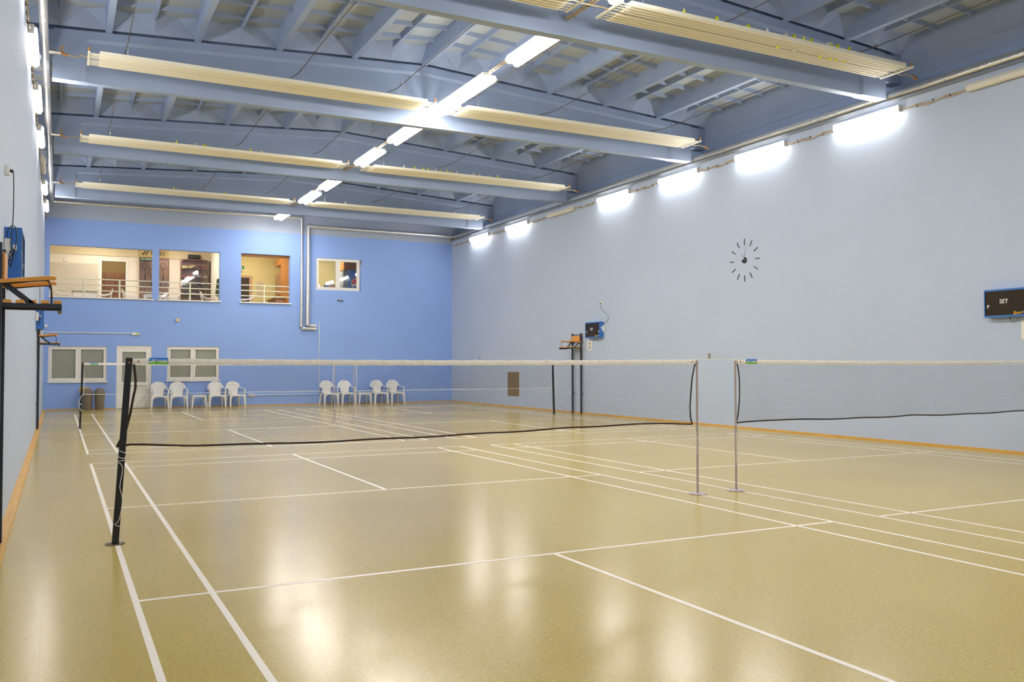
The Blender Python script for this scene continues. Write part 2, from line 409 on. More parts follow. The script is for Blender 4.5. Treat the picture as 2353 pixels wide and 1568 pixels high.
def beam(yf):
    b = MB(); n = 24
    x0, x1 = -0.59, 13.71
    def sof(x): return 6.605
    xs = [XLU] + [-0.9] + [x0 + (x1-x0)*i/n for i in range(n+1)] + [XRU]
    # upper part reaches the fascias, lower part stops short of the walls
    def seg(a, c, za, zc, ta, tc, ya, yb):
        b.hexa([(a,ya,za),(c,ya,zc),(c,yb,zc),(a,yb,za),(a,ya,ta),(c,ya,tc),(c,yb,tc),(a,yb,ta)])
    px = sorted(set([x0] + [x0 + (x1-x0)*i/n for i in range(n+1)] + [-0.05, 0.02, 13.02, 13.09, 6.5]))
    # front face: frame standing 3 cm proud of the recessed web, with chamfered edge
    web = 0.035
    def fz(x): return ztop(x) - 0.15
    for a, c in zip(px[:-1], px[1:]):
        inner = a >= -0.051 and c <= 13.091
        for yy, s in ((yf, 1), (yf+BT, -1)):
            if not inner:
                b.add([(a,yy,sof(a)),(c,yy,sof(c)),(c,yy,ztop(c)),(a,yy,ztop(a))], [(0,1,2,3)])
            else:
                da = web if a > 0 and a < 13.05 else 0.0
                dc = web if c > 0 and c < 13.05 else 0.0
                b.add([(a,yy,fz(a)),(c,yy,fz(c)),(c,yy,ztop(c)),(a,yy,ztop(a))], [(0,1,2,3)])
                b.add([(a,yy+s*da,fz(a)-.06),(c,yy+s*dc,fz(c)-.06),(c,yy,fz(c)),(a,yy,fz(a))], [(0,1,2,3)])
                b.add([(a,yy+s*da,sof(a)),(c,yy+s*dc,sof(c)),(c,yy+s*dc,fz(c)-.06),(a,yy+s*da,fz(a)-.06)], [(0,1,2,3)])
        oa = web if (a > 0 and a < 13.05) else 0.0
        oc = web if (c > 0 and c < 13.05) else 0.0
        b.add([(a,yf+oa,sof(a)),(c,yf+oc,sof(c)),(c,yf+BT-oc,sof(c)),(a,yf+BT-oa,sof(a))], [(3,2,1,0)])
        b.add([(a,yf,ztop(a)),(c,yf,ztop(c)),(c,yf+BT,ztop(c)),(a,yf+BT,ztop(a))], [(0,1,2,3)])
    for x in (x0, x1):
        b.add([(x,yf,sof(x)),(x,yf+BT,sof(x)),(x,yf+BT,ztop(x)),(x,yf,ztop(x))], [(0,1,2,3)])
    b.box(XLU, x0, yf+.001, yf+BT-.001, 6.99, ztop(XLU)-.001)
    b.box(x1, XRU, yf+.001, yf+BT-.001, 6.95, ztop(XRU)-.001)
    o = b.build('ceiling_beam', M_BEAM, fixn=True); struct(o); return o
for y in BEAMY: beam(y)

# ================================================================== LAMPS
LZ = 6.33
def wall_lamp(x, s, y, lit, label, grp):
    """s=+1: on the left wall facing +x, -1: on the right wall"""
    t = thing('wall_lamp', label, 'lamp', (x, y, LZ), 0, grp)
    L = 0.785
    def X(d): return x + s*d
    h = MB(); pr = [(X(0.0), LZ-.05), (X(0.05), LZ-.055), (X(0.065), LZ-.045), (X(0.075), LZ+.075), (X(0), LZ+.085)]
    h.prism(pr, 'y', y-L, y+L); h.build('housing', M_HOUSE, t)
    d = MB(); n = 8; pr = []
    for k in range(n+1):
        a = math.radians(-112 + 172*k/n)
        pr.append((X(0.068 + .058*math.cos(a)), LZ-.008 + .072*math.sin(a)))
    ins = [(X(0.066), LZ-.01)]
    d.prism(pr + ins, 'y', y-L+.03, y+L-.03); d.build('diffuser', M_TUBE if lit else M_OFF, t, smooth=True)
    for yy in (y-L, y+L):
        e = MB().box(min(X(.002), X(.085)), max(X(.002), X(.085)), yy-.006 if yy < y else yy-.006, yy+.006, LZ-.055, LZ+.08); e.build('end_cap', M_HOUSE, t)
    return t
ys = [-4.75, -1.8, 1.15, 4.12, 7.08, 10.05, 13.03, 16.01, 19.02, 22.09]
on = [1, 1, 0, 1, 1, 1, 1, 0, 1, 1]
near = ['behind the viewpoint', 'above and behind the near court', 'beside the top right picture corner', 'nearest of the lit row', 'second lit one from the front',
        'third lit one from the front', 'fourth lit one from the front', 'between the fourth and fifth lit ones', 'second from the far corner', 'nearest the far corner']
for y, l, w in zip(ys, on, near):
    wall_lamp(XR-.001, -1, y, l, ('lit' if l else 'unlit') + ' tube lamp under the right wall pipe, ' + w, 'tube lamps along the right wall')
for k, (y, l) in enumerate(zip([-4.75, -1.8, 1.15, 4.12, 7.1, 10.05, 13.03, 16.01, 19.02, 22.09], [1, 1, 1, 1, 1, 1, 1, 0, 1, 1])):
    wall_lamp(XL+.001, 1, y, l, ('lit' if l else 'unlit') + ' tube lamp high on the left wall, ' + ['behind the viewpoint', 'just behind the near court', 'above the near umpire chair', 'just above the picture edge',
        'topmost in the picture', 'second from the top of the picture', 'third from the top of the picture', 'hanging dark between lit ones', 'second from the far corner', 'nearest the far corner'][k], 'tube lamps along the left wall')
CL = [(-8.2, -6.63), (-5.3, -3.73), (-1.9, -.33), (0.9, 2.47), (3.92, 5.47), (6.40, 7.90), (7.98, 9.46), (10.1, 11.66), (12.6, 14.25), (16.25, 17.85), (18.6, 20.3), (22.35, 23.9)]
CN = ['behind the viewpoint', 'over the near baseline', 'before the nearest beam', 'before the first visible beam', 'topmost in the picture', 'second from the top',
      'touching the face of the second beam', 'just behind the second beam', 'second in the third bay', 'just behind the third beam', 'second in the fourth bay', 'farthest, by the back wall']
for (a, c), w in zip(CL, CN):
    t = thing('ceiling_lamp', 'lit twin ceiling lamp on the centre line, ' + w, 'lamp', (6.55, (a+c)/2, 6.80), 0, 'twin tube lamps down the middle of the ceiling')
    for k, x in enumerate((6.455, 6.645)):
        s = 0.10*k
        MB().box(x-.06, x+.06, a+s-.05, c+s-.05, 6.775, 6.83).build('housing', M_HOUSE, t)
        pr = [(x + .078*math.cos(math.radians(q)), 6.775 + .075*math.sin(math.radians(q))) for q in range(180, 361, 20)]
        MB().prism(pr, 'y', a+s-.05, c+s-.05).build('diffuser', M_TUBE, t, smooth=True)
    for y in (a+.08, c-.08): MB().tube([(6.46, y, 6.83), (6.545, y, 6.85), (6.64, y, 6.83)], .006, 6).build('hanger', M_STEEL, t)
def conduit(pts, r=.018):
    return MB().tube(pts, r, 8)
for a, c, w in ((BEAMY[0]+BT, BEAMY[1], 'before the nearest beam'), (BEAMY[1]+BT, BEAMY[2], 'between the nearest and second beams'), (BEAMY[2]+BT, BEAMY[3], 'between the second and third beams'),
                (BEAMY[3]+BT, BEAMY[4], 'between the third and farthest beams'), (BEAMY[4]+BT, 24.3, 'behind the farthest beam')):
    t = thing('cable_conduit', 'beige twin cable on the ceiling centre line, ' + w, 'cable', (6.55, a, 6.85), 0, 'cable runs carrying the ceiling lamps')
    for x in (6.515, 6.575):
        MB().tube(catenary((x, a+.01, 6.865), (x, c-.01, 6.865), .012, 8), .016, 8).build('cable', M_CABLE, t)
    n = int((c-a)/.45)+1
    for k in range(n):
        y = a + (k+.5)*(c-a)/n; MB().tube([(6.492, y, 6.832), (6.598, y+.02, 6.832), (6.598, y+.02, 6.885), (6.492, y, 6.885), (6.492, y, 6.832)], .003, 4).build('cable_tie', M_WIRE, t)
# sagging supply cable along both walls
for s, x, nm in ((-1, XR, 'right'), (1, XL, 'left')):
    Y = [y for y in [-4.75, -1.8, 1.15, 4.12, 7.08, 10.05, 13.03, 16.01, 19.02, 22.09]] + [24.75]
    for i in range(len(Y)-1):
        a = Y[i]+.79; c = Y[i+1]-.79 if i < len(Y)-2 else Y[i+1]
        k = 'beige cable sagging along the %s wall ' % nm + (('after lamp' if 0 else '') + ('toward the far corner' if i == len(Y)-2 else ['behind the viewpoint', 'behind the near court', 'just out of the top right corner' if s < 0 else 'over the near chair',
             'between the first and second lamps', 'between the second and third lamps', 'between the third and fourth lamps', 'before the dark lamp', 'past the dark lamp', 'between the last two lamps'][i]))
        t = thing('lamp_cable', k, 'cable', (x + s*.02, a, LZ), 0, 'cables between the %s wall lamps' % nm)
        for dz in (0, .022):
            pts = [p + Vector((0, 0, .02*math.sin(j*1.7+i+dz*60))) for j, p in enumerate(catenary((x + s*.022, a, LZ+dz), (x + s*.022, c, LZ+dz), .045, 9))]
            pts[0] = Vector((x+s*.03, a, LZ)); pts[-1] = Vector((x+s*.03, c, LZ))
            MB().tube(pts, .011, 6).build('cable', M_CABLE, t)
        for j in range(1, 4):
            y = a + (c-a)*j/4
            MB().box(min(x, x+s*.034), max(x, x+s*.034), y-.003, y+.003, LZ-.05, LZ+.012).build('clip', M_WIRE, t)

# ================================================================== PIPES
def rings(b, pts, r, step):
    p0, p1 = Vector(pts[0]), Vector(pts[1]); L = (p1-p0).length; n = max(1, int(L/step)); d = (p1-p0)/L
    for i in range(1, n+1):
        c = p0 + d*(L*i/(n+.5)); b.tube([c-d*.012, c+d*.012], r*1.045, 20)
def pipe(name, label, segs_, r, step=1.0, cat='pipe'):
    t = thing(name, label, cat, segs_[0][0])
    b = MB(); b.tube(segs_[0], r, 20); b.build('pipe_run', M_FOIL, t, smooth=True)
    for s in segs_[1:]: MB().tube(s, r, 20).build('pipe_run', M_FOIL, t, smooth=True)
    k = MB()
    for s in segs_:
        for a, c in zip(s[:-1], s[1:]): rings(k, (a, c), r, step)
    k.build('joint_bands', M_STEEL, t, smooth=True)
    return t
pipe('heating_pipe', 'foil-wrapped heating pipe along the top of the right wall', [[(13.84, YF+.1, 6.665), (13.84, YB-.10, 6.665)], [(13.84, YB-.10, 6.68), (7.84, YB-.10, 6.71), (7.84, YB-.10, 2.96)], [(7.84, YB-.10, 2.975), (8.17, YB-.10, 2.955)]][:2], .095, 3.0)
pipe('heating_pipe', 'foil-wrapped heating pipe along the top of the left wall and back wall', [[(XL+.185, YF+.1, 6.74), (XL+.185, YB-.10, 6.90)], [(XL+.12, YB-.09, 6.92), (7.605, YB-.09, 7.0), (7.605, YB-.09, 2.90)]], .065, 1.9)
for z, x, w in ((2.975, 7.86, 'upper'), (2.86, 7.62, 'lower')):
    tag(MB().tube([(x, YB-.08, z), (8.17, YB-.08, z-.02)], .048, 16).build('pipe_stub', mat('white_pipe', (.72, .70, .66), .4), smooth=True), '%s white pipe stub turning right at the foot of the blue wall pipes' % w, 'pipe', 'two pipe stubs on the blue wall')
# dark steel angle below the right pipe
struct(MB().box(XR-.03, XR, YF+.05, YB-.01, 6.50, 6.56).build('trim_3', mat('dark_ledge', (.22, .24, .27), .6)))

# ================================================================== RADIANT HEATERS
HZ = 6.80; HW = 0.69
HY = [2.56, 8.42, 14.46, 20.42]
def heater_profile(y0, y1):
    n = 4; w = (y1-y0)/n; pr = [(y0, HZ+.05), (y0, HZ-.008), (y0+.012, HZ-.012)]
    for k in range(n):
        a = y0 + k*w + w/2
        for q in range(5):
            an = math.pi*q/4; pr.append((a - .024*math.cos(an), HZ - .004 - .020*math.sin(an)))
        if k < n-1: pr += [(y0+(k+1)*w-.014, HZ+.004), (y0+(k+1)*w+.014, HZ+.004)]
    pr += [(y1-.012, HZ-.012), (y1, HZ-.008), (y1, HZ+.05)]
    return pr
def heater(x0, x1, yn, label, valve_left, valve_right):
    t = thing('radiant_heater', label, 'heater', ((x0+x1)/2, yn+HW/2, HZ), 0, 'cream radiant ceiling heaters')
    g = 0.045; h = (HW-g)/2
    for a in (yn, yn+h+g):
        MB().prism(heater_profile(a, a+h), 'x', x0, x1).build('radiator_panel', M_CREAM, t)
    for xe, s in ((x0, -1), (x1, 1)):
        b = MB(); b.box(min(xe+s*.15, xe+s*.185), max(xe+s*.15, xe+s*.185), yn-.01, yn+HW+.01, HZ-.012, HZ+.022); b.build('header', M_CREAM, t)
        for a in (yn, yn+h+g):
            for q in range(4):
                y = a + h*(q+.5)/4; MB().tube([(xe-s*.02, y, HZ), (xe+s*.155, y, HZ)], .011, 8).build('tube_end', M_CREAM, t, smooth=True)
        MB().tube([(xe+s*.168, yn+.02, HZ+.02), (xe+s*.168, yn+.02, HZ+.09)], [.012, .022], 8).build('air_valve', M_RUST, t)
    for i in range(4):
        x = x0 + .5 + (x1-x0-1.0)*i/3
        MB().box(x-.015, x+.015, yn+.01, yn+HW-.01, HZ+.030, HZ+.048).build('cross_bracket', M_CREAM, t)
    return t
bay = ['nearest', 'second', 'third', 'farthest']
for i, yn in enumerate(HY):
    heater(0.14, 6.14, yn, 'long cream radiant heater, left half of the %s row under the ceiling' % bay[i], 1, 0)
    heater(7.02, 12.93, yn, 'long cream radiant heater, right half of the %s row under the ceiling' % bay[i], 0, 1)
    ym = yn + HW*.5
    # supply at the left pipe
    t = thing('supply_hose', 'thin copper hose and valve joining left pipe to the %s heater row' % bay[i], 'pipe', (XL+.25, ym, HZ), 0, 'hoses feeding the heaters')
    MB().tube([(XL+.22, ym, 6.83), (XL+.42, ym, 6.83)], .032, 12).build('foil_stub', M_FOIL, t, smooth=True)
    MB().tube([(-.48, ym, 6.83), (-.40, ym, 6.83), (-.30, ym, 6.80), (-.20, ym, 6.80), (-.16, ym, 6.84), (-.02, ym, 6.82)], .012, 8).build('hose', M_COPPER, t, smooth=True)
    MB().tube([(-.47, ym, 6.83), (-.34, ym, 6.80)], .022, 10).tube([(-.42, ym, 6.83), (-.46, ym, 6.93), (-.40, ym, 6.96)], .014, 8).build('valve', M_RUST, t, smooth=True)
    t = thing('link_hose', 'short brass hose linking both halves of the %s heater row' % bay[i], 'pipe', (6.58, ym, HZ), 0, 'hoses feeding the heaters')
    MB().tube([(6.32, ym, HZ+.01), (6.42, ym+.01, HZ+.02), (6.75, ym, HZ+.02), (6.84, ym, HZ+.01)], .011, 8).build('hose', M_COPPER, t, smooth=True)
    t = thing('supply_hose', 'thin copper hose and valve joining right pipe to the %s heater row' % bay[i], 'pipe', (13.1, ym, HZ), 0, 'hoses feeding the heaters')
    MB().tube([(13.10, ym, HZ), (13.22, ym, 6.78), (13.32, ym-.02, 6.81), (13.44, ym-.04, 6.78), (13.52, ym-.05, 6.76)], .012, 8).build('hose', M_COPPER, t, smooth=True)
    MB().tube([(13.49, ym-.05, 6.765), (13.58, ym-.05, 6.75)], .026, 10).tube([(13.52, ym-.05, 6.77), (13.49, ym-.05, 6.83)], .009, 6).build('valve', M_RUST, t, smooth=True)
    # suspension cables from beam to beam with drop links
    y0 = [BEAMY[i]+BT-.04, BEAMY[i+1]+.04]
    for j, x in enumerate((0.59, 3.65, 5.68, 7.35, 9.35, 12.47)):
        t = thing('suspension_cable', 'dark steel cable strung between beams over the %s heater row, %s' % (bay[i], ['by the left wall', 'second from left', 'third from left', 'just right of the lamps', 'second from right', 'by the right wall'][j]), 'cable', (x, y0[1], 7.2), 0, 'cables carrying the heaters')
        hy = [yn+.2, yn+.58]
        MB().tube([(x, y0[0], 7.24), (x, y0[0]+.5, 7.17), (x, y0[0]+2, 7.18), (x, hy[0]-1.5, 7.18), (x, hy[0], 7.15), (x, hy[1], 7.165), (x, y0[1], 7.24)], .0075, 6).build('cable', M_WIRE, t)
        for y in hy:
            MB().tube([(x, y, 7.15), (x, y, 6.99)], .005, 5).tube([(x, y-.02, 6.99), (x, y, 6.88)], .008, 5).build('drop_link', M_STEEL, t)
        MB().bar((x-.05, hy[0]+.02, 6.885), (x+.05, hy[0]+.1, 6.93), .02, .02).build('hook', M_BROWN, t)
        MB().tube([(x, y0[1]-.9, 7.185), (x, y0[1]-.82, 7.19)], .02, 6).build('clamp', M_STEEL, t)
# ---------------------------------------------------------------- shuttlecocks stuck on the heaters
def shuttle_mesh(nm, mskirt):
    b = MB()
    prof = [(.0335, .0), (.030, .016), (.020, .046), (.0135, .062)]
    n = 14
    for i in range(len(prof)-1):
        for k in range(n):
            a0, a1 = 2*math.pi*k/n, 2*math.pi*(k+1)/n
            (r0, z0), (r1, z1) = prof[i], prof[i+1]
            b.add([(r0*math.cos(a0), r0*math.sin(a0), z0), (r0*math.cos(a1), r0*math.sin(a1), z0), (r1*math.cos(a1), r1*math.sin(a1), z1), (r1*math.cos(a0), r1*math.sin(a0), z1)], [(0,1,2,3)])
    b.m = 1
    b.lathe([(.0135, .060), (.0140, .068), (.012, .078), (.006, .085)], 14)
    o = b.build(nm, [mskirt, M_SHW], smooth=True); return o
protoY = shuttle_mesh('shuttlecock', M_SHY); protoW = shuttle_mesh('shuttlecock', M_SHW); used = [0, 0]
ordn = ['first', 'second', 'third', 'fourth', 'fifth', 'sixth', 'seventh', 'eighth', 'ninth', 'tenth', 'eleventh', 'twelfth', 'thirteenth']
SH = [('front edge of the nearest right heater', HY[0]+.045, 6.852, [(8.02,1),(8.64,1),(9.3,1),(9.7,0),(10.1,0),(10.27,1),(10.5,1),(10.66,1),(11.04,0),(11.14,1),(11.26,1),(11.53,1)]),
      ('in the centre slot of the nearest right heater', HY[0]+HW/2, 6.822, [(10.18,1),(10.53,0),(11.16,1),(11.4,1),(11.52,1),(11.7,1)]),
      ('on the third left heater', HY[2]+.045, 6.852, [(2.05,1),(2.48,0),(2.71,1),(3.8,1),(4.07,0)]),
      ('on the third right heater', HY[2]+.045, 6.852, [(7.87,0),(8.17,1),(8.43,1),(8.58,1),(8.81,0),(8.94,1),(9.14,1),(9.27,1),(9.43,0),(9.96,0),(10.13,0),(10.45,0),(10.72,1)]),
      ('on the farthest left heater', HY[3]+.045, 6.852, [(2.64,1),(2.76,0),(3.21,0),(4.14,1)]),
      ('on the farthest right heater', HY[3]+.045, 6.852, [(8.01,0),(10.21,0),(11.97,0)])]
for where, y, z, L in SH:
    for i, (x, c) in enumerate(L):
        p = protoY if c else protoW
        if not used[c]: o = p; used[c] = 1
        else: o = p.copy(); COL.objects.link(o)
        slot = 'slot' in where
        a = random.uniform(-.7, .7)
        if slot: o.location = (x, y-.03, z-.036); o.rotation_euler = (math.pi/2, 0, a)
        elif i % 3 == 0: o.location = (x, y, z-.001); o.rotation_euler = (0, 0, a)
        else: o.location = (x, y-.02, z+.032); o.rotation_euler = (math.radians(-90), 0, a)
        tag(o, '%s shuttlecock, %s from left, %s' % ('yellow' if c else 'white', ordn[i], where), 'shuttlecock', 'shuttlecocks stuck on the ceiling heaters')

# ================================================================== NETS
def yonex_logo(b, c, right, up, h, width=1.0):
    """two discs under two triangles; c = left-bottom corner"""
    c = Vector(c); r = Vector(right); u = Vector(up); n = r.cross(u)
    def P(x, y, d): return c + r*x*h*width + u*y*h + n*d
    for k in (0, 1):
        ox = .78*k
        pts = [(.30+.27*math.cos(a)+ox, .27+.27*math.sin(a)) for a in [2*math.pi*i/16 for i in range(16)]]
        b.add([P(x, y, .0016) for x, y in pts], [tuple(range(16))])
        tri = [(.38+ox, 1.0), (1.10+ox, 1.0), (.72+ox, .42)]
        b.add([P(x, y, .0018) for x, y in tri], [(2, 1, 0)])
def lerp_tab(tab, z):
    for (x0, z0), (x1, z1) in zip(tab[:-1], tab[1:]):
        if z <= z0 and z >= z1: return x0 + (x1-x0)*(z0-z)/(z0-z1)
    return tab[0][0] if z > tab[0][1] else tab[-1][0]
def make_net(name, label, y0, xa, xb, left, right, bottom, topz, cell, thr, bandm, near, logo_x, seed):
    """left/right: tables (x,z) from top to bottom; bottom: function x->z; topz: function"""
    rnd = random.Random(seed)
    t = thing(name, label, 'net', ((xa+xb)/2, y0, 1.5), 0, 'badminton nets')
    ph = rnd.uniform(0, 6)
    def Y(x, z):
        d = (1.5 - z)
        return y0 + d*(.030*math.sin(2.1*x+ph) + .014*math.sin(7.3*x+ph*2) )
    tw = .051
    nx = round((xb-xa)/cell); nz = round(.70/cell)
    def pt(s, q):
        z_ = 1.49 - q*.69
        xl, xr = lerp_tab(left, z_), lerp_tab(right, z_)
        x = xl + (xr-xl)*s
        zt = topz(x)-tw; zb = bottom(x)
        return Vector((x, Y(x, z_), zt + (zb-zt)*q + .004*math.sin(x*5+q*4+ph)*q))
    b = MB()
    mv = 12; mh = 64
    for i in range(nx+1):
        s = i/nx; b.tube([pt(s, k/mv) for k in range(mv+1)], thr, 3, cap=False)
    for j in range(1, nz+1):
        q = j/nz; b.tube([pt(k/mh, q) for k in range(mh+1)], thr, 3, cap=False)
    b.build('mesh_netting', M_NET, t, fixn=False)
    # top tape: folded cloth, gently rippled
    tp = MB(); n = 220 if near else 60
    for side in (-1, 1):
        def fn(u, v, side=side):
            x = xa + (xb-xa)*u
            rip = .0022*math.sin(x*37+ph+v*3)+.0016*math.sin(x*71-v*5)
            prof = [0.003, .0075, .0085, .008, .0045][int(round(v*4))]
            return (x, y0 + side*(prof + (rip if 0 < v < 1 else 0)), topz(x) - tw*v + .0012*math.sin(x*23+ph))
        tp.grid(fn, n, 4)
    tp.build('top_tape', M_TAPE, t, smooth=True, fixn=False)
    # side and bottom bands
    hw = .010 if near else .006
    for tab in (left, right):
        pts = [Vector((x, Y(x, z), z)) for x, z in tab]
        sm = []
        for k in range(len(pts)-1):
            for q in range(4): sm.append(pts[k].lerp(pts[k+1], q/4))
        sm.append(pts[-1])
        MB().tube(sm, hw, 6, sx=.35 if 0 else 1, sy=.4).build('side_band', bandm, t, smooth=True)
    n = 60
    x0, x1 = left[-1][0], right[-1][0]
    pts = [Vector((x0+(x1-x0)*k/n, 0, 0)) for k in range(n+1)]
    pts = [Vector((p.x, Y(p.x, .8), bottom(p.x) + (.004*math.sin(p.x*6+ph)))) for p in pts]
    MB().tube(pts, .0085 if near else .006, 6, sx=1, sy=.5).build('bottom_band', bandm if near else M_CORD, t, smooth=True)
    # brass eyelets
    for x in (xa+.045, xb-.045):
        MB().tube([(x, y0-.012, topz(x)-.026), (x, y0-.007, topz(x)-.026)], .010, 14).build('eyelet', M_COPPER, t)
    # sponsor patch
    if logo_x:
        x0, x1 = logo_x; zt = topz(x0)+.006; zb = zt-.056
        pb = MB()
        pb.box(x0, x1, y0-.016, y0-.012, (zt+zb)/2, zt); pb.m = 1; pb.box(x0, x1, y0-.016, y0-.012, zb, (zt+zb)/2)
        p = pb.build('brand_patch', [mat('patch_blue', (.03, .20, .72), .5), mat('patch_green', (.16, .52, .05), .5)], t)
        w = x1-x0
        lb = MB(); yonex_logo(lb, (x0+.005, y0-.016, zb+.013), (1, 0, 0), (0, 0, 1), .028, .95)
        me = text_me('YONEX', .033, .0006, width=.74, bold=.02)
        lb.mesh(me, face_mx((x0+w*.69, y0-.0168, (zt+zb)/2-.002), (1, 0, 0), (0, 0, 1)))
        lb.build('brand_lettering', M_TEXTW, p, fixn=False)
    return t
tz = lambda x: 1.541 - .012*math.sin(math.pi*min(1, max(0, (x % 6.673)/6.1)))
def botA(x):
    T = [(.0, .797), (.13, .815), (.6, .790), (1.19, .777), (2.2, .778), (3.33, .787), (4.9, .826), (5.7, .822), (6.06, .80)]
    for (a, p), (c, q) in zip(T[:-1], T[1:]):
        if x <= c: return p + (q-p)*max(0, (x-a)/(c-a))
    return .80
def botB(x):
    T = [(6.68, .79), (6.83, .802), (7.14, .812), (8.15, .80), (9.0, .794), (9.76, .799), (10.65, .787), (12.12, .805), (12.8, .80)]
    for (a, p), (c, q) in zip(T[:-1], T[1:]):
        if x <= c: return p + (q-p)*max(0, (x-a)/(c-a))
    return .80
make_net('badminton_net', 'near left badminton net tied to the leaning black post', 0.0, .125, 6.075,
         [(.135, 1.495), (.150, 1.36), (.149, 1.29), (.136, 1.226), (.113, 1.081), (.084, .954), (.012, .80)],
         [(6.075, 1.495), (6.052, 1.40), (6.035, 1.324), (6.021, 1.15), (6.013, 1.001), (6.022, .88), (6.050, .80)], botA, tz, .0176, .00072, M_BAND_BLK, True, (.254, .403), 1)
make_net('badminton_net', 'near right badminton net running out of the picture', 0.0, 6.70, 12.70,
         [(6.702, 1.495), (6.722, 1.40), (6.734, 1.319), (6.738, 1.139), (6.732, 1.01), (6.715, .88), (6.690, .79)],
         [(12.70, 1.495), (12.66, 1.2), (12.66, 1.0), (12.70, .80)], botB, tz, .0176, .00072, M_BAND_BLK, True, (6.83, 6.993), 2)
make_net('badminton_net', 'far left badminton net in front of the plastic chairs', 14.95, .09, 6.08,
         [(.09, 1.495), (.11, 1.2), (.11, 1.0), (.10, .80)], [(6.08, 1.495), (6.06, 1.2), (6.06, 1.0), (6.08, .80)],
         lambda x: .795, tz, .0180, .0005, M_CORD, False, (.22, .40), 3)
make_net('badminton_net', 'far right badminton net in front of the wall vent', 14.95, 6.69, 12.76,
         [(6.69, 1.495), (6.71, 1.2), (6.71, 1.0), (6.69, .80)], [(12.76, 1.495), (12.74, 1.2), (12.74, 1.0), (12.76, .80)],
         lambda x: .785, tz, .0180, .0005, M_CORD, False, None, 4)
# ---------------------------------------------------------------- posts
def black_post(label, x, y, lean, w, plate=True):
    t = thing('net_post', label, 'net post', (x, y, 0), 0, 'net posts')
    MB().bar((x, y, 0.004), (x+lean, y, 1.545), w, w, up=(0, 1, 0)).build('pole', M_BLACK, t, bevel=.004)
    MB().lathe([(.078, 0.0014), (.078, .0042)], 32, x, y).build('floor_plate', M_DARKPLATE, t)
    MB().tube([(x+lean*.98, y-w/2-.006, 1.505), (x+lean*.98, y-w/2+.004, 1.505)], .009, 10).build('bolt', M_RUST, t)
    return t
black_post('black square steel post leaning inward at the near left court edge', .006, 0, .092, .052)
black_post('black square post of the far left net, before the two bins', .03, 14.95, .045, .045)
black_post('black square post of the far right net, beside the right wall umpire chair', 12.825, 14.95, -.045, .05)
black_post('black square post of the near right net, beyond the right picture edge', 12.80, 0, -.09, .052)
def steel_post(label, x, y, grip=True):
    t = thing('net_stand', label, 'net post', (x, y, 0), 0, 'net posts')
    MB().tube([(x, y, .008), (x, y, 1.54)], .0125, 16).build('pole', M_STEELGREY, t, smooth=True)
    MB().lathe([(.100, .0015), (.105, .004), (.103, .009), (.02, .012)], 40, x, y).build('base_disc', M_STEELGREY, t, smooth=True)
    MB().lathe([(.017, 1.525), (.019, 1.535), (.016, 1.55)], 12, x, y).build('cap', M_WHITE, t)
    return t
steel_post('thin grey steel post on round base, right end of the near left net', 6.10, 0)
steel_post('thin grey steel post on round base, left end of the near right net', 6.672, 0)
steel_post('thin grey steel post on round base, right end of the far left net', 6.105, 14.95)
steel_post('thin grey steel post on round base, left end of the far right net', 6.63, 14.95)
def cord(label, pts, r=.0025, m=None, name='tie_cord'):
    pts = smooth(pts, 3)
    return tag(MB().tube(pts, r, 6).build(name, m or M_CORD, smooth=True), label, 'cord', 'white tie cords on the net posts')
cord('white tie cord stretched between the two near steel posts at tape height', [(6.09, -.014, 1.545), (6.4, -.014, 1.542), (6.68, -.014, 1.543)])
# wrapped cord on the near left post
pts = [(.012, .02, .80), (.03, -.034, .772), (.095, -.036, .742), (.10, -.02, .70)]
wrap = []
for k in range(28):
    a = k*math.pi/5; z = .735 - .0026*k
    cxp = .006 + .092*z/1.545
    wrap.append((cxp + .036*math.cos(a), .036*math.sin(a), z + .006*math.sin(a*2.3)))
wrap += [(.055, -.034, .62), (.035, -.035, .48), (.052, -.034, .40), (.055, -.033, .33), (.03, -.036, .20), (.0, -.035, .165), (.045, -.034, .14), (.052, -.034, .07), (.045, -.04, .01)]
cord('white cord wound round the near left black post and trailing to the floor', pts + wrap, .0028)
cord('white cord knotted on the far left black post', [(.10, 14.92, .80), (.06, 14.91, .76), (.03, 14.91, .70), (-.01, 14.91, .60), (.06, 14.91, .57), (0, 14.91, .55), (.02, 14.91, .48), (.07, 14.91, .40)], .006)
cord('white cord hanging from the near right net onto its steel post', [(6.690, -.016, .79), (6.685, -.017, .72), (6.668, -.018, .66), (6.70, -.02, .62), (6.668, -.018, .665), (6.660, -.018, .5), (6.660, -.018, .33)], .003)
cord('white cord hanging from the near left net onto its steel post', [(6.05, -.012, .80), (6.065, -.014, .72), (6.08, -.016, .655), (6.105, -.016, .63), (6.085, -.016, .65), (6.082, -.016, .45)], .003)

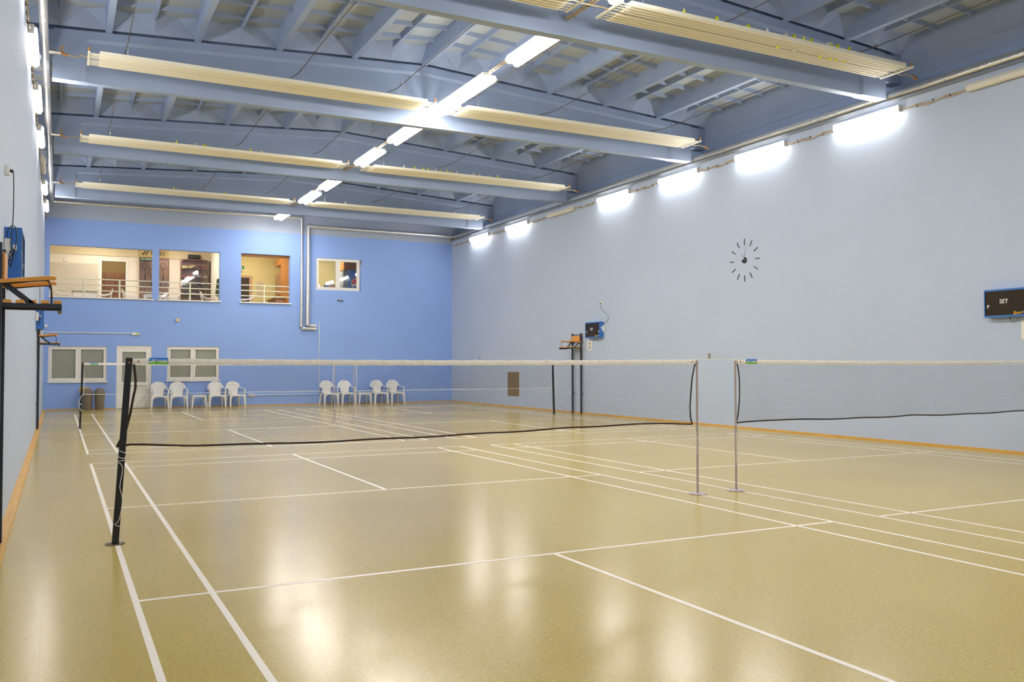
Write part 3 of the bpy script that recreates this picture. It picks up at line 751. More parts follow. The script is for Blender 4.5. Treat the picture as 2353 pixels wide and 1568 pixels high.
# ================================================================== UMPIRE CHAIRS
def umpire_chair(label, x, y, rz, H=2.44, SZ=1.985, px=.032, E=.47):
    """local: +x points into the hall, wall plane at x=0"""
    t = bpy.data.objects.new('umpire_chair', None); COL.objects.link(t); tag(t, label, 'chair', 'wall mounted umpire chairs')
    def B(b, nm, m, **k): return b.build(nm, m, t, loc=None, **k)
    pw = .045; K = (E-px)/.47
    for s in (-1, 1):
        B(MB().box(px-pw/2, px+pw/2, s*.25-pw/2, s*.25+pw/2, 0, H), 'post', M_IRON, bevel=.003)
        for z in (.6, 2.15):
            B(MB().box(.001, px, s*.25-.012, s*.25+.012, z-.02, z+.02), 'wall_bracket', M_IRON)
    B(MB().box(px-.012, px+.012, -.25, .25, H-.06, H-.035), 'top_rail', M_IRON)
    B(MB().box(px+.024, px+.038, -.225, .225, SZ+.20, H-.07), 'backrest', M_SLAT)
    for s in (-1, 1):
        B(MB().box(px, E, s*.235-.017, s*.235+.017, SZ-.022, SZ+.005), 'seat_bar', M_IRON)
        B(MB().bar((px+.01, s*.235, SZ+.19), (px+.24, s*.235, SZ+.0), .03, .028), 'brace', M_IRON)
        a = MB(); n = 8
        pr = [(px+.0, SZ+.185), (px+.36*K, SZ+.225), (px+.42*K, SZ+.222), (px+.43*K, SZ+.205), (px+.42*K, SZ+.198), (px+.0, SZ+.155)]
        a.prism(pr, 'y', s*.255-.03, s*.255+.03); B(a, 'armrest', M_SLAT, bevel=.004)
        B(MB().tube(smooth([(px+.03, s*.25, SZ+.15), (px+.33*K, s*.25, SZ+.188), (px+.375*K, s*.25, SZ+.17), (px+.39*K, s*.25, SZ+.12), (px+.39*K, s*.25, SZ)]), .006, 8), 'arm_rod', M_BLACK)
    for k in range(5):
        xx = px+.055 + k*(E-px-.085)/4
        B(MB().box(xx-.028, xx+.028, -.25, .25, SZ+.006, SZ+.033), 'seat_slat', M_SLAT, bevel=.003)
    B(MB().box(E-.03, E, -.235, .235, SZ-.05, SZ-.022), 'front_bar', M_IRON)
    t.location = (x, y, 0); t.rotation_euler = (0, 0, rz)
    return t
umpire_chair('near umpire chair on the left wall, cut by the left picture edge', XL, .10, 0, SZ=1.965)
umpire_chair('far umpire chair on the left wall, small, above the white window', XL, 15.05, 0)
umpire_chair('umpire chair on the right wall beside the sign with number 2', XR, 15.05, math.pi, SZ=2.0, px=.06, E=.54)

# ================================================================== SCOREBOARDS
def scoreboard(label, x, y0, y1, s):
    """s=-1 on right wall facing -x, s=+1 on left wall facing +x"""
    z0, z1 = 2.275, 2.745; D = .14
    ym = (y0+y1)/2
    t = thing('scoreboard', label, 'scoreboard', (x, ym, z0), 0, 'electronic scoreboards')
    def X(d): return x + s*d
    fr = MB(); e = .03
    def bx(b, d0, d1, a, c, e0, e1): b.box(min(X(d0), X(d1)), max(X(d0), X(d1)), a, c, e0, e1)
    bx(fr, 0, D-.02, y0, y1, z0, z1)
    for (a, c, e0, e1) in ((y0, y1, z0, z0+e), (y0, y1, z1-e, z1), (y0, y0+e*.6, z0+e, z1-e), (y1-e*.6, y1, z0+e, z1-e)): bx(fr, D-.02, D, a, c, e0, e1)
    fr.build('case', M_SBBLUE, t)
    sc = MB(); bx(sc, D-.019, D-.014, y0+e*.6, y1-e*.6, z0+e, z1-e); scr = sc.build('screen', M_SCREEN, t)
    right = (0, s, 0)   # reading direction when facing the board
    up = (0, 0, 1)
    fx = X(D-.0125)
    def Y(u): return (y1 - u*(y1-y0)) if s < 0 else (y0 + u*(y1-y0))
    R = (0, -1, 0) if s < 0 else (0, 1, 0)
    for tx, hh, u, zz in (('SET', .098, .44, 2.535), ('P', .085, .085, 2.455), ('P', .085, .915, 2.455)):
        MB().mesh(text_me(tx, hh, .001), face_mx((fx, Y(u), zz), R, up)).build('lettering', M_TEXTW, scr, fixn=False)
    a = MB(); a.mesh(text_me('Sport', .072, .001, shear=.4), face_mx((fx, Y(.735), 2.335), R, up)); a.build('maker_lettering', mat('orange_print', (.90, .45, .02), .5), scr, fixn=False)
    a = MB()
    for k in range(4):
        c = Vector((fx, Y(.855 + k*.025), 2.328)); r = Vector(R)
        a.add([c, c+r*.018, c+r*.026+Vector((0, 0, .038)), c+r*.008+Vector((0, 0, .038))], [(0, 1, 2, 3)])
    a.build('maker_mark', mat('light_blue_print', (.10, .35, .75), .5), scr, fixn=False)
    # unlit LED digits: dotted outlines
    d = MB()
    def digit(u, w, zc, h, sh=.012):
        c = Vector((fx, Y(u), zc)); r = Vector(R)
        n = 7
        for k in range(n+1):
            q = k/n
            for (a_, b_) in ((-w/2, -h/2+h*q), (w/2, -h/2+h*q)):
                P = c + r*(a_ + sh*b_/h*2) + Vector((0, 0, b_)); d.bar(P - Vector((0, 0, .002)), P + Vector((0, 0, .003)), .005, .003, up=(1, 0, 0))
        for k in range(5):
            for b_ in (-h/2, h/2):
                P = c + r*(-w/2 + w*k/4 + sh*b_/h*2) + Vector((0, 0, b_)); d.bar(P - Vector((0, 0, .002)), P + Vector((0, 0, .003)), .005, .003, up=(1, 0, 0))
    digit(.40, .055, 2.40, .125); digit(.53, .055, 2.40, .125)
    d.build('set_digits', mat('dim_amber_led', (.16, .12, .01), .5), scr, fixn=False)
    d = MB()
    for u in (.12, .23, .74, .85): digit(u, .07, 2.61, .14)
    d.build('score_digits', mat('dim_red_led', (.16, .03, .01), .5), scr, fixn=False)
    # near side panel: switch and power box
    yn = y0
    q = MB(); bx(q, .002, .05, yn-.045, yn-.001, z0+.18, z0+.36); q.build('power_box', M_WHITE, t, bevel=.003)
    q = MB(); bx(q, .07, .10, yn-.012, yn-.001, z0+.26, z0+.31); q.build('switch', M_WHITE, t)
    # plug and short lead under the case
    q = MB(); yc = ym-.02
    q.tube([(X(.07), yc, z0-.001), (X(.07), yc, z0-.045)], [.012, .006], 8)
    q.tube(smooth([(X(.07), yc, z0-.045), (X(.06), yc-.02, z0-.085), (X(.05), yc-.07, z0-.09), (X(.04), yc-.12, z0-.03), (X(.04), yc-.16, z0-.004)]), .003, 6)
    q.build('under_lead', M_BLACK, t, smooth=True)
    return t
def socket(label, x, s, y, z):
    t = thing('wall_socket', label, 'socket', (x, y, z), 0, 'scoreboard sockets')
    MB().box(min(x, x+s*.035), max(x, x+s*.035), y-.04, y+.04, z-.045, z+.045).build('socket_plate', M_WHITE, t, bevel=.004)
    MB().tube([(x+s*.036, y+.01, z), (x+s*.065, y+.01, z-.005)], .016, 10).build('plug', M_BLACK, t)
    return t
scoreboard('blue scoreboard reading SET on the right wall above the number 2 sign', XR-.001, 13.64, 14.43, -1)
scoreboard('blue scoreboard reading SET cut by the right picture edge', XR-.001, .83, 1.62, -1)
scoreboard('blue scoreboard on the left wall behind the near umpire chair', XL+.001, 1.18, 1.97, 1)
scoreboard('blue scoreboard on the left wall behind the far umpire chair', XL+.001, 13.70, 14.49, 1)
socket('white socket on the right wall above the scoreboard', XR-.001, -1, 13.71, 3.29)
socket('white socket on the left wall above the near scoreboard', XL+.001, 1, 1.15, 3.26)
socket('white socket on the left wall above the far scoreboard', XL+.001, 1, 13.75, 3.28)
def pcable(label, pts):
    return tag(MB().tube(smooth(pts), .0045, 6).build('power_cable', M_BLACK, smooth=True), label, 'cable', 'scoreboard power cables')
pcable('black cable curving from right wall socket down to the scoreboard', [(XR-.06, 13.72, 3.28), (XR-.05, 13.71, 3.18), (XR-.03, 13.60, 3.04), (XR-.02, 13.42, 2.95), (XR-.02, 13.36, 2.86), (XR-.02, 13.42, 2.76), (XR-.03, 13.60, 2.69), (XR-.04, 13.66, 2.66)])
for yy, w in ((1.15, 'near'), (13.75, 'far')):
    X = XL
    pts = [(X+.065, yy+.01, 3.25 if w == 'near' else 3.27), (X+.07, yy+.02, 3.1), (X+.068, yy, 2.8), (X+.055, yy-.03, 2.62)]
    for k in range(26):
        a = -math.pi/2 + k*.5; pts.append((X+.062+.018*math.cos(a), yy-.05-.001*k, 2.54 - .03*abs(math.sin(a/2)) - .004*k + .035*math.sin(a)))
    pts += [(X+.10, yy-.06, 2.62), (X+.09, yy-.06, 2.73), (X+.06, yy-.06, 2.745), (X+.03, yy-.055, 2.70), (X+.025, yy-.05, 2.64)]
    pcable('coiled black power cable hanging over the %s left scoreboard' % w, pts)
def number_sign(label, y, z, digit):
    t = thing('number_sign', label, 'sign', (XR, y, z), 0, 'court number signs')
    MB().box(XR-.004, XR-.0005, y-.115, y+.115, z-.155, z+.155).build('sheet', mat('paper', (.80, .76, .70), .7), t)
    b = MB(); b.mesh(text_me(digit, .25, .0006, width=.72), face_mx((XR-.0052, y, z-.02), (0, -1, 0), (0, 0, 1))); b.build('digit', M_TEXTB, t, fixn=False)
    b = MB()
    for k in range(6): b.box(XR-.0055, XR-.0046, y+.055-.022*k-.012, y+.055-.022*k, z+.112, z+.127)
    b.build('small_print', mat('grey_print', (.45, .42, .42), .6), t)
number_sign('white sheet with number 2 under the right wall scoreboard', 14.40, 2.07, '2')
number_sign('white number sheet cut by the right picture edge', .945, 2.05, '1')

# ================================================================== CLOCK
t = thing('wall_clock', 'black wall clock of twelve separate bars on the right wall', 'clock', (XR, 7.655, 3.912))
b = MB(); prof = [(.0, .05), (.05, .045), (.066, .03), (.07, .0)]
n = 28
for i in range(3):
    for k in range(n):
        a0, a1 = 2*math.pi*k/n, 2*math.pi*(k+1)/n; (r0, d0), (r1, d1) = prof[i], prof[i+1]
        b.add([(XR-d0, 7.655+r0*math.cos(a0), 3.912+r0*math.sin(a0)), (XR-d0, 7.655+r0*math.cos(a1), 3.912+r0*math.sin(a1)), (XR-d1, 7.655+r1*math.cos(a1), 3.912+r1*math.sin(a1)), (XR-d1, 7.655+r1*math.cos(a0), 3.912+r1*math.sin(a0))], [(0, 1, 2, 3)])
b.build('hub', mat('glossy_black', (.01, .01, .01), .12), t, smooth=True)
for k in range(12):
    a = math.radians(90 - 30*k); d = Vector((0, -math.cos(a), math.sin(a))); c = Vector((XR-.006, 7.655, 3.912))
    MB().bar(c + d*.355, c + d*.50, .018, .010, up=(1, 0, 0)).build('hour_bar', M_TEXTB, t)
for ang, L, w, nm in ((62, 0, 0, ''), (77, .34, .008, 'minute_hand'), (118, .21, .010, 'hour_hand')):
    if L:
        a = math.radians(ang); d = Vector((0, -math.cos(a), math.sin(a))); c = Vector((XR-.03, 7.655, 3.912))
        MB().bar(c + d*.05, c + d*L, w, .003, up=(1, 0, 0), w1=.002).build(nm, M_TEXTB, t)

# small wall fittings
t = thing('wall_vent', 'brown rectangular vent grille low on the right wall', 'vent', (XR, 19.39, .39))
MB().box(XR-.012, XR, 18.96, 19.82, .39, 1.235).build('frame', M_BROWN, t)
b = MB()
for k in range(24): z = .42 + k*.033; b.add([(XR-.013, 18.99, z), (XR-.013, 19.79, z), (XR-.022, 19.79, z+.02), (XR-.022, 18.99, z+.02)], [(0, 1, 2, 3)])
b.build('grille_louvres', M_BROWN, t)
tag(MB().box(XR-.04, XR-.001, 8.90, 8.96, 1.63, 1.76).build('switch_box', mat('grey_box', (.38, .34, .28), .6), bevel=.004), 'small grey box on the right wall between the near nets', 'switch')
tag(MB().poly([(XR-.02, 8.77, 1.70), (XR-.02, 8.70, 1.665), (XR-.02, 8.64, 1.71)], .012, .006, up=(1, 0, 0)).build('wall_hook', M_WHITE), 'tiny white hook on the right wall beside the grey box', 'hook')
tag(MB().box(XR-.03, XR-.001, 22.12, 22.17, 1.70, 1.79).build('wall_hook', mat('grey_hook', (.3, .3, .32), .5)), 'tiny dark hook on the right wall near the far corner', 'hook')
tag(MB().box(3.22, 3.33, YB-.05, YB-.001, 3.02, 3.12).build('junction_box', mat('cream_box', (.75, .62, .32), .5), bevel=.005), 'small cream junction box on the blue wall below the gallery', 'box')
t = thing('socket_conduit', 'white conduit along the blue wall above the lower left window', 'conduit', (XL+.04, YB-.02, 2.57))
MB().tube([(XL+.01, YB-.02, 2.575), (1.82, YB-.02, 2.575)], .016, 8).build('pipe_run', M_WHITE, t)
MB().box(1.80, 1.92, YB-.05, YB-.001, 2.52, 2.61).build('box', M_WHITE, t); MB().box(1.92, 2.03, YB-.045, YB-.001, 2.53, 2.60).build('socket_flap', mat('pale_yellow', (.72, .70, .30), .5), t)
tag(MB().box(XL+.02, XL+.10, YB-.05, YB-.001, 2.74, 2.84).build('junction_box', M_WHITE, bevel=.005), 'small white box on the blue wall in the left corner', 'box')
t = thing('socket_conduit', 'white conduit rising up the blue wall between the chair groups', 'conduit', (8.31, YB-.02, .38))
MB().tube([(8.315, YB-.02, 3.11), (8.315, YB-.02, .385), (5.9, YB-.02, .385)], .013, 8).build('pipe_run', M_WHITE, t)
b = MB().box(5.70, 5.92, YB-.05, YB-.001, .34, .43); b.build('socket_strip', M_WHITE, t)
for k in range(3): MB().tube([(5.745+.065*k, YB-.052, .385), (5.745+.065*k, YB-.049, .385)], .022, 12).build('socket_face', M_BROWN, t)
t = thing('wall_lever', 'small black and beige fitting on the blue wall under the upper window', 'fitting', (9.07, YB, 3.94))
MB().tube([(9.00, YB-.06, 3.95), (9.06, YB-.05, 3.95)], .022, 10).build('knob', M_BLACK, t)
MB().box(9.05, 9.14, YB-.06, YB-.001, 3.925, 3.97).build('body', M_CABLE, t)
MB().bar((9.13, YB-.05, 3.95), (9.22, YB-.05, 3.935), .02, .03).build('lever', M_BLACK, t)

# ================================================================== DOOR AND WINDOWS
def window(n, x0, x1, z0, z1, mull, blinds, sill=True):
    t = struct(bpy.data.objects.new('window_%d' % n, None)); COL.objects.link(t); t.location = ((x0+x1)/2, YB, z0)
    y0, y1 = YB+.035, YB+.105; f = .055; s = .052
    zs = z0 + (.045 if sill else 0)
    b = MB()
    b.box(x0, x1, y0, y1, z1-f, z1); b.box(x0, x1, y0, y1, zs, zs+f); b.box(x0, x0+f, y0, y1, zs+f, z1-f); b.box(x1-f, x1, y0, y1, zs+f, z1-f)
    b.box(mull-.03, mull+.03, y0, y1, zs+f, z1-f)
    b.build('window_frame', M_PVC, t, bevel=.004)
    for a, c in ((x0+f, mull-.03), (mull+.03, x1-f)):
        q = MB(); yy0, yy1 = y0-.015, y1-.01
        za, zc = zs+f, z1-f
        q.box(a, c, yy0, yy1, zc-s, zc); q.box(a, c, yy0, yy1, za, za+s); q.box(a, a+s, yy0, yy1, za+s, zc-s); q.box(c-s, c, yy0, yy1, za+s, zc-s)
        sa = q.build('sash', M_PVC, t, bevel=.005)
        MB().box(a+s, c-s, y0+.02, y0+.024, za+s, zc-s).build('pane', M_GLASS, sa)
        if blinds:
            q = MB(); k = 0; z = za+s-.02
            while z < zc-s+.02:
                q.add([(a+s-.01, y0+.075, z), (c-s+.01, y0+.075, z), (c-s+.01, y0+.088, z+.024), (a+s-.01, y0+.088, z+.024)], [(0, 1, 2, 3)]); z += .023
            for xx in (a+s+.07, c-s-.07): q.box(xx-.003, xx+.003, y0+.07, y0+.072, za+s-.02, zc-s)
            q.build('blind', M_BLIND, t)
    if sill: MB().box(x0-.025, x1+.03, YB-.05, YB+.04, z0-.005, z0+.04).build('window_sill', M_PVC, t, bevel=.006)
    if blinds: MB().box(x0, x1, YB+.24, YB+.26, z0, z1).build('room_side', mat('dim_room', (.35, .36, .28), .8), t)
    return t
window(1, -.74, 1.03, .90, 2.12, .15, True)
window(2, 2.94, 4.695, .912, 2.14, 3.80, True)
w3 = window(3, 8.18, 9.885, 4.335, 5.55, 9.03, False, sill=False)
tag(MB().bar((9.915, YB-.03, 5.47), (9.915, YB-.03, 5.36), .03, .03).tube([(9.93, YB-.04, 5.50), (9.93, YB-.01, 5.50)], .02, 8).tube([(9.90, YB-.05, 5.36), (9.86, YB-.05, 5.20)], .004, 5).build('window_lever', M_BROWN), 'small dark lever at the upper right corner of the blue wall window', 'lever')
d = struct(bpy.data.objects.new('door_1', None)); COL.objects.link(d); d.location = (1.88, YB, 0)
x0, x1 = 1.325, 2.437
b = MB(); b.box(x0, x0+.07, YB+.02, YB+.10, 0, 2.152); b.box(x1-.07, x1, YB+.02, YB+.10, 0, 2.152); b.box(x0+.07, x1-.07, YB+.02, YB+.10, 2.08, 2.152); b.build('door_frame', M_PVC, d, bevel=.004)
b = MB(); a, c = x0+.07, x1-.07
b.box(a, a+.11, YB+.03, YB+.085, .01, 2.08); b.box(c-.11, c, YB+.03, YB+.085, .01, 2.08); b.box(a+.11, c-.11, YB+.03, YB+.085, 1.94, 2.08)
b.box(a+.11, c-.11, YB+.03, YB+.085, .80, .905); b.box(a+.11, c-.11, YB+.03, YB+.085, .01, .12)
b.build('door_leaf', M_PVC, d, bevel=.004)
MB().box(a+.11, c-.11, YB+.05, YB+.07, .12, .80).build('door_panel', M_PVC, d)
MB().box(a+.06, c-.04, YB+.015, YB+.03, .79, .82).build('ledge', M_PVC, d)
MB().box(a+.11, c-.11, YB+.05, YB+.054, .905, 1.94).build('pane', M_GLASS, d)
b = MB(); z = .9
while z < 1.95: b.add([(a+.1, YB+.085, z), (c-.1, YB+.085, z), (c-.1, YB+.098, z+.024), (a+.1, YB+.098, z+.024)], [(0, 1, 2, 3)]); z += .023
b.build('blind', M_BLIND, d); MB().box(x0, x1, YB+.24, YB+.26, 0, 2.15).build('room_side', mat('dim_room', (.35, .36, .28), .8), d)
b = MB().bar((c-.055, YB+.02, 1.05), (c-.055, YB-.02, 1.05), .02, .02).bar((c-.055, YB-.02, 1.05), (c-.16, YB-.02, 1.05), .018, .018); b.build('door_handle', M_STEEL, d)
MB().tube([(c-.05, YB+.03, .98), (c-.05, YB+.02, .98)], .012, 10).build('door_lock', M_BLACK, d)

# ================================================================== PLASTIC CHAIRS AND TABLES
def leg(b, pts, w, h):
    for (p, q, w0, w1) in [(pts[i], pts[i+1], w[i], w[i+1]) for i in range(len(pts)-1)]:
        b.bar(p, q, w0, h, up=(0, 1, 0), w1=w1)
    return b
def plastic_chair(label, grp):
    t = bpy.data.objects.new('plastic_chair', None); COL.objects.link(t); tag(t, label, 'chair', grp)
    # backrest: arched shell, narrow waist, curving forward at its edges
    def hw(v):
        z = .41 + v*.50
        if z < .44: return .185
        if z < .66: k = (z-.44)/.22; return .162 + .045*k*k
        if z < .70: return .207 + (.262-.207)*(z-.66)/.04
        k = (z-.70)/.21; return .264*math.sqrt(max(0.0, 1-k*k*.985))
    def fn(u, v):
        s = 2*u-1; z = .41 + v*.50; w = hw(v); x = s*w
        return (x, .185 + .10*v - .9*x*x, z - 0.0*abs(s))
    b = MB(); b.grid(fn, 14, 26)
    bk = b.build('backrest', M_WHITE, t, smooth=True, solid=.008, loc=None)
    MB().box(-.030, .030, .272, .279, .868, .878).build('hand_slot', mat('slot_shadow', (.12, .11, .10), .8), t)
    # seat
    def fs(u, v):
        x = (2*u-1)*(.225 + .0*v); y = -.235 + .43*v
        return (x, y, .425 - .012*math.sin(math.pi*v) - .010*math.cos((2*u-1)*math.pi/2) + (-.022 if v == 0 else 0))
    MB().grid(fs, 10, 10).build('seat', M_WHITE, t, smooth=True, solid=.012)
    # front apron with arch
    pr = []
    for k in range(13): s = -1 + 2*k/12; pr.append((s*.225, .388 - .075*s**6 - .012*s**2))
    pr = [(-.235, .43)] + [(x, z) for x, z in pr] + [(.235, .43)]
    MB().prism(pr, 'y', -.245, -.228).build('apron', M_WHITE, t)
    for s in (-1, 1):
        b = leg(MB(), [(s*.245, -.235, .425), (s*.262, -.245, .20), (s*.272, -.262, 0)], [.085, .058, .046], .05)
        b.build('leg', M_WHITE, t, bevel=.006)
        b = leg(MB(), [(s*.215, .17, .43), (s*.235, .215, .2), (s*.250, .262, 0)], [.07, .055, .042], .045)
        b.build('leg', M_WHITE, t, bevel=.006)
        # armrest: swings from the back down to the front leg
        path = [(s*.222, .235, .76), (s*.258, .185, .70), (s*.270, .08, .655), (s*.274, -.06, .645), (s*.274, -.17, .640), (s*.270, -.215, .60), (s*.262, -.232, .50), (s*.245, -.235, .42)]
        MB().tube(smooth(path, 4), .027, 10, sx=.55, sy=1.0).build('armrest', M_WHITE, t, smooth=True)
        MB().bar((s*.205, -.2, .415), (s*.215, .17, .425), .02, .045).build('side_rail', M_WHITE, t)
    return t
G1 = 'white plastic armchairs along the blue wall'
ch = plastic_chair('white plastic armchair beside the white door, leftmost in the hall', G1)
spots = [(2.645, 24.37, .04, None), (3.262, 24.37, .02, 'white plastic armchair just left of the left plastic table'), (4.535, 24.40, .03, 'white plastic armchair just right of the left plastic table'),
         (5.17, 24.40, .22, 'white plastic armchair turned right beside the socket strip'), (8.55, 24.38, .16, 'white plastic armchair right beside the thin vertical conduit'),
         (9.23, 24.36, .12, 'white plastic armchair just left of the right plastic table'), (10.50, 24.36, .13, 'white plastic armchair just right of the right plastic table'), (11.16, 24.36, .14, 'white plastic armchair, rightmost in the hall')]
for i, (x, y, rz, lb) in enumerate(spots):
    if i == 0: ch.location = (x, y, 0); ch.rotation_euler = (0, 0, rz)
    else: dup(ch, (x, y, 0), rz, lb)
def plastic_table(label):
    t = bpy.data.objects.new('plastic_table', None); COL.objects.link(t); tag(t, label, 'table', 'low white plastic tables')
    MB().box(-.245, .245, -.22, .22, .415, .432).build('table_top', M_WHITE, t, bevel=.01)
    b = MB()
    for (x0, x1, y0, y1) in ((-.235, .235, -.21, -.198), (-.235, .235, .198, .21), (-.235, -.223, -.2, .2), (.223, .235, -.2, .2)): b.box(x0, x1, y0, y1, .365, .415)
    b.build('apron', M_WHITE, t)
    for sx in (-1, 1):
        for sy in (-1, 1):
            leg(MB(), [(sx*.20, sy*.19, .40), (sx*.245, sy*.22, 0)], [.06, .034], .04).build('leg', M_WHITE, t, bevel=.005)
    return t
tb = plastic_table('low white plastic table between the left four chairs'); tb.location = (3.93, 24.32, 0)
dup(tb, (9.87, 24.34, 0), .1, 'low white plastic table between the right four chairs')

# ================================================================== BINS
def bin_(label, x, y, flap):
    t = thing('litter_bin', label, 'bin', (x, y, 0), 0, 'grey brown swing bins')
    MB().lathe([(.0, .0), (.125, .0), (.130, .015), (.165, .50), (.160, .505)], 28, x, y).build('body', M_BIN, t, smooth=True)
    MB().lathe([(.172, .495), (.182, .50), (.182, .53), (.170, .54), (.168, .58), (.155, .64), (.125, .69), (.075, .715), (.02, .722)], 28, x, y).build('lid', M_BIN, t, smooth=True)
    if flap:
        pts = []
        for k in range(13):
            a = math.pi + math.pi*k/12
            px, pz = .092*math.cos(a), .685 + .075*math.sin(a)
            pts.append((x+px, y-.098-.07*(.69-pz)/.08*.62, pz))
        MB().tube(pts, .005, 6).build('flap_edge', M_BLACK, t)
    return t
bin_('grey brown swing bin half hidden behind the far left post', .43, 24.42, False)
bin_('grey brown swing bin with a dark flap line, right one of the pair', .80, 24.38, True)
b = MB(); b.grid(lambda u, v: (.20+.30*u, 24.68+.02*math.sin(u*9), .60+.16*v-.03*abs(math.sin(u*8))*v), 14, 5)
tag(b.build('yellow_liner', M_YEL, smooth=True, solid=.03), 'yellow plastic board showing above the left bin', 'liner')

# ================================================================== GALLERY ROOMS BEHIND THE BACK WALL
GF = 3.30; GC = 6.10
M_GW = mat('cream_gallery_wall', (.86, .80, .68), .7)
M_GY = mat('yellow_room_wall', (.82, .72, .34), .7)
M_GCEIL = mat('tan_bulkhead', (.76, .64, .42), .7)
M_GFLOOR = mat('gallery_floor', (.38, .27, .15), .5)
M_CHERRY = wood('cherry_board', (.36, .17, .09), (.45, .22, .12), 2.0, .4, axis=2)
M_ORWOOD = wood('orange_cupboard_wood', (.50, .19, .04), (.60, .25, .06), 2.0, .4, axis=2)
BY = 28.0
GAL = struct(MB().box(XL-.3, 13.7, YB+.25, 31.0, GF-.25, GF).build('floor_gallery', M_GFLOOR))
struct(MB().box(XL-.3, 13.7, YB+.25, 31.0, GC, GC+.15).build('ceiling_gallery', M_GCEIL))
struct(MB().box(XL-.3, XL-.001, YB+.25, 31.0, GF, GC).build('wall_gallery_left', M_GW))
# back wall of the first room, with a doorway
wall_with_holes('wall_gallery_back', M_GW, XL, 4.80, GF, 5.57, BY, BY+.12, [(.955, 1.773, GF, 5.37)])
struct(MB().box(XL, 4.80, BY-.04, BY+.12, 5.571, GC).build('trim_4', M_GCEIL))
struct(MB().box(4.80, 4.95, YB+.25, 31.0, GF, GC).build('wall_gallery_middle', M_GW))
struct(MB().box(XL, 4.8, 30.4, 30.5, GF, GC).build('wall_gallery_passage', mat('tan_passage', (.50, .36, .15), .7)))
b = MB(); b.box(.88, .955, BY-.03, BY+.13, GF, 5.43); b.box(1.773, 1.85, BY-.03, BY+.13, GF, 5.43); b.box(.955, 1.773, BY-.03, BY+.13, 5.37, 5.43)
struct(b.build('door_2', M_PVC))
t = thing('locker_row', 'row of cherry wood lockers seen through the gallery doorway', 'locker', (1.4, 29.6, GF))
for k in range(5):
    x = .75 + k*.36
    MB().box(x, x+.352, 29.6, 30.05, GF, GF+1.80).build('locker_door', M_CHERRY, t)
# rooms three (yellow) and four share a wall
struct(MB().box(4.95, 13.7, BY, BY+.12, GF, GC).build('wall_gallery_yellow', M_GY))
struct(MB().box(13.6, 13.7, YB+.25, BY, GF, GC).build('wall_gallery_right', M_GY))
struct(MB().box(7.62, 7.72, YB+.26, BY, GF, GC).build('wall_gallery_partition', M_GY))
def room_lamp(label, x, y, w=.5, l=1.0):
    t = thing('room_lamp', label, 'lamp', (x, y, GC), 0, 'warm ceiling lights in the gallery rooms')
    MB().box(x-w/2, x+w/2, y-l/2, y+l/2, GC-.05, GC-.001).build('housing', M_HOUSE, t)
    MB().box(x-w/2+.03, x+w/2-.03, y-l/2+.03, y+l/2-.03, GC-.07, GC-.05).build('diffuser', M_ROOMLAMP, t)
room_lamp('warm ceiling light over the left gallery opening', .8, 26.6); room_lamp('warm ceiling light over the second gallery opening', 3.6, 26.4)
room_lamp('warm ceiling light in the yellow room', 6.2, 26.5, .5, .8); room_lamp('warm ceiling light behind the small upper window', 9.2, 26.6, .5, .8)
room_lamp('warm ceiling light over the passage lockers', 1.4, 29.2, .4, .5)
# sills and railings of the three openings
for i, (x0, x1, pos) in enumerate(((-.73, 2.44, (.30, 1.40)), (2.65, 4.70, (3.69,)), (5.43, 7.21, (6.28,)))):
    nm = ['left', 'second', 'right'][i]
    struct(MB().box(x0-.04, x1+.04, YB-.06, YB+.27, 3.74, 3.785).build('trim_%d' % (5+i), M_WHITE, bevel=.006))
    t = thing('gallery_railing', 'pale green tube railing in the %s gallery opening' % nm, 'railing', ((x0+x1)/2, YB+.1, 3.785), 0, 'railings of the gallery openings')
    for z in (4.015, 4.21, 4.405):
        MB().tube([(x0+.002, YB+.10, z), (x1-.002, YB+.10, z)], .020, 10).build('rail', mat('pale_green_tube', (.74, .74, .56), .4), t, smooth=True)
    for x in pos:
        MB().tube([(x, YB+.10, 3.785), (x, YB+.10, 4.405)], .028, 10).build('upright', mat('pale_green_tube', (0, 0, 0)), t, smooth=True)
# gallery chairs
G2 = 'white plastic chairs up in the gallery'
for x, y, rz, lb in ((-.33, 26.05, math.pi/2, 'white plastic chair in the gallery, leftmost, facing right'), (.98, 26.05, -math.pi/2, 'white plastic chair in the gallery facing left before the doorway'),
                     (1.80, 26.0, math.pi/2, 'white plastic chair in the gallery facing right beside the racket board'), (3.22, 26.05, -math.pi/2, 'white plastic chair in the gallery facing left behind the second railing'),
                     (4.45, 26.05, math.pi/2, 'white plastic chair in the gallery before the shoe cabinet'), (5.80, 26.0, -math.pi/2, 'white plastic chair in the right gallery opening facing left')):
    dup(ch, (x, y, GF), rz, lb, G2)
tt = dup(tb, (2.55, 26.0, GF), 0, 'white plastic table in the gallery beside the racket board', 'low white plastic tables'); tt.scale = (1.2, 1.2, 1.65)
# low white cabinet
t = thing('low_cabinet', 'low white cabinet with brown top edge behind the left railing', 'cabinet', (.36, 27.4, GF))
MB().box(0, .75, 27.15, 27.6, GF, 4.13).build('body', M_WHITE, t); MB().box(-.03, .78, 27.12, 27.6, 4.13, 4.165).build('top', M_BROWN, t)
for k in (0, 1): MB().box(.02+.36*k, .37+.36*k, 27.135, 27.15, GF+.05, 4.08).build('door', M_WHITE, t)
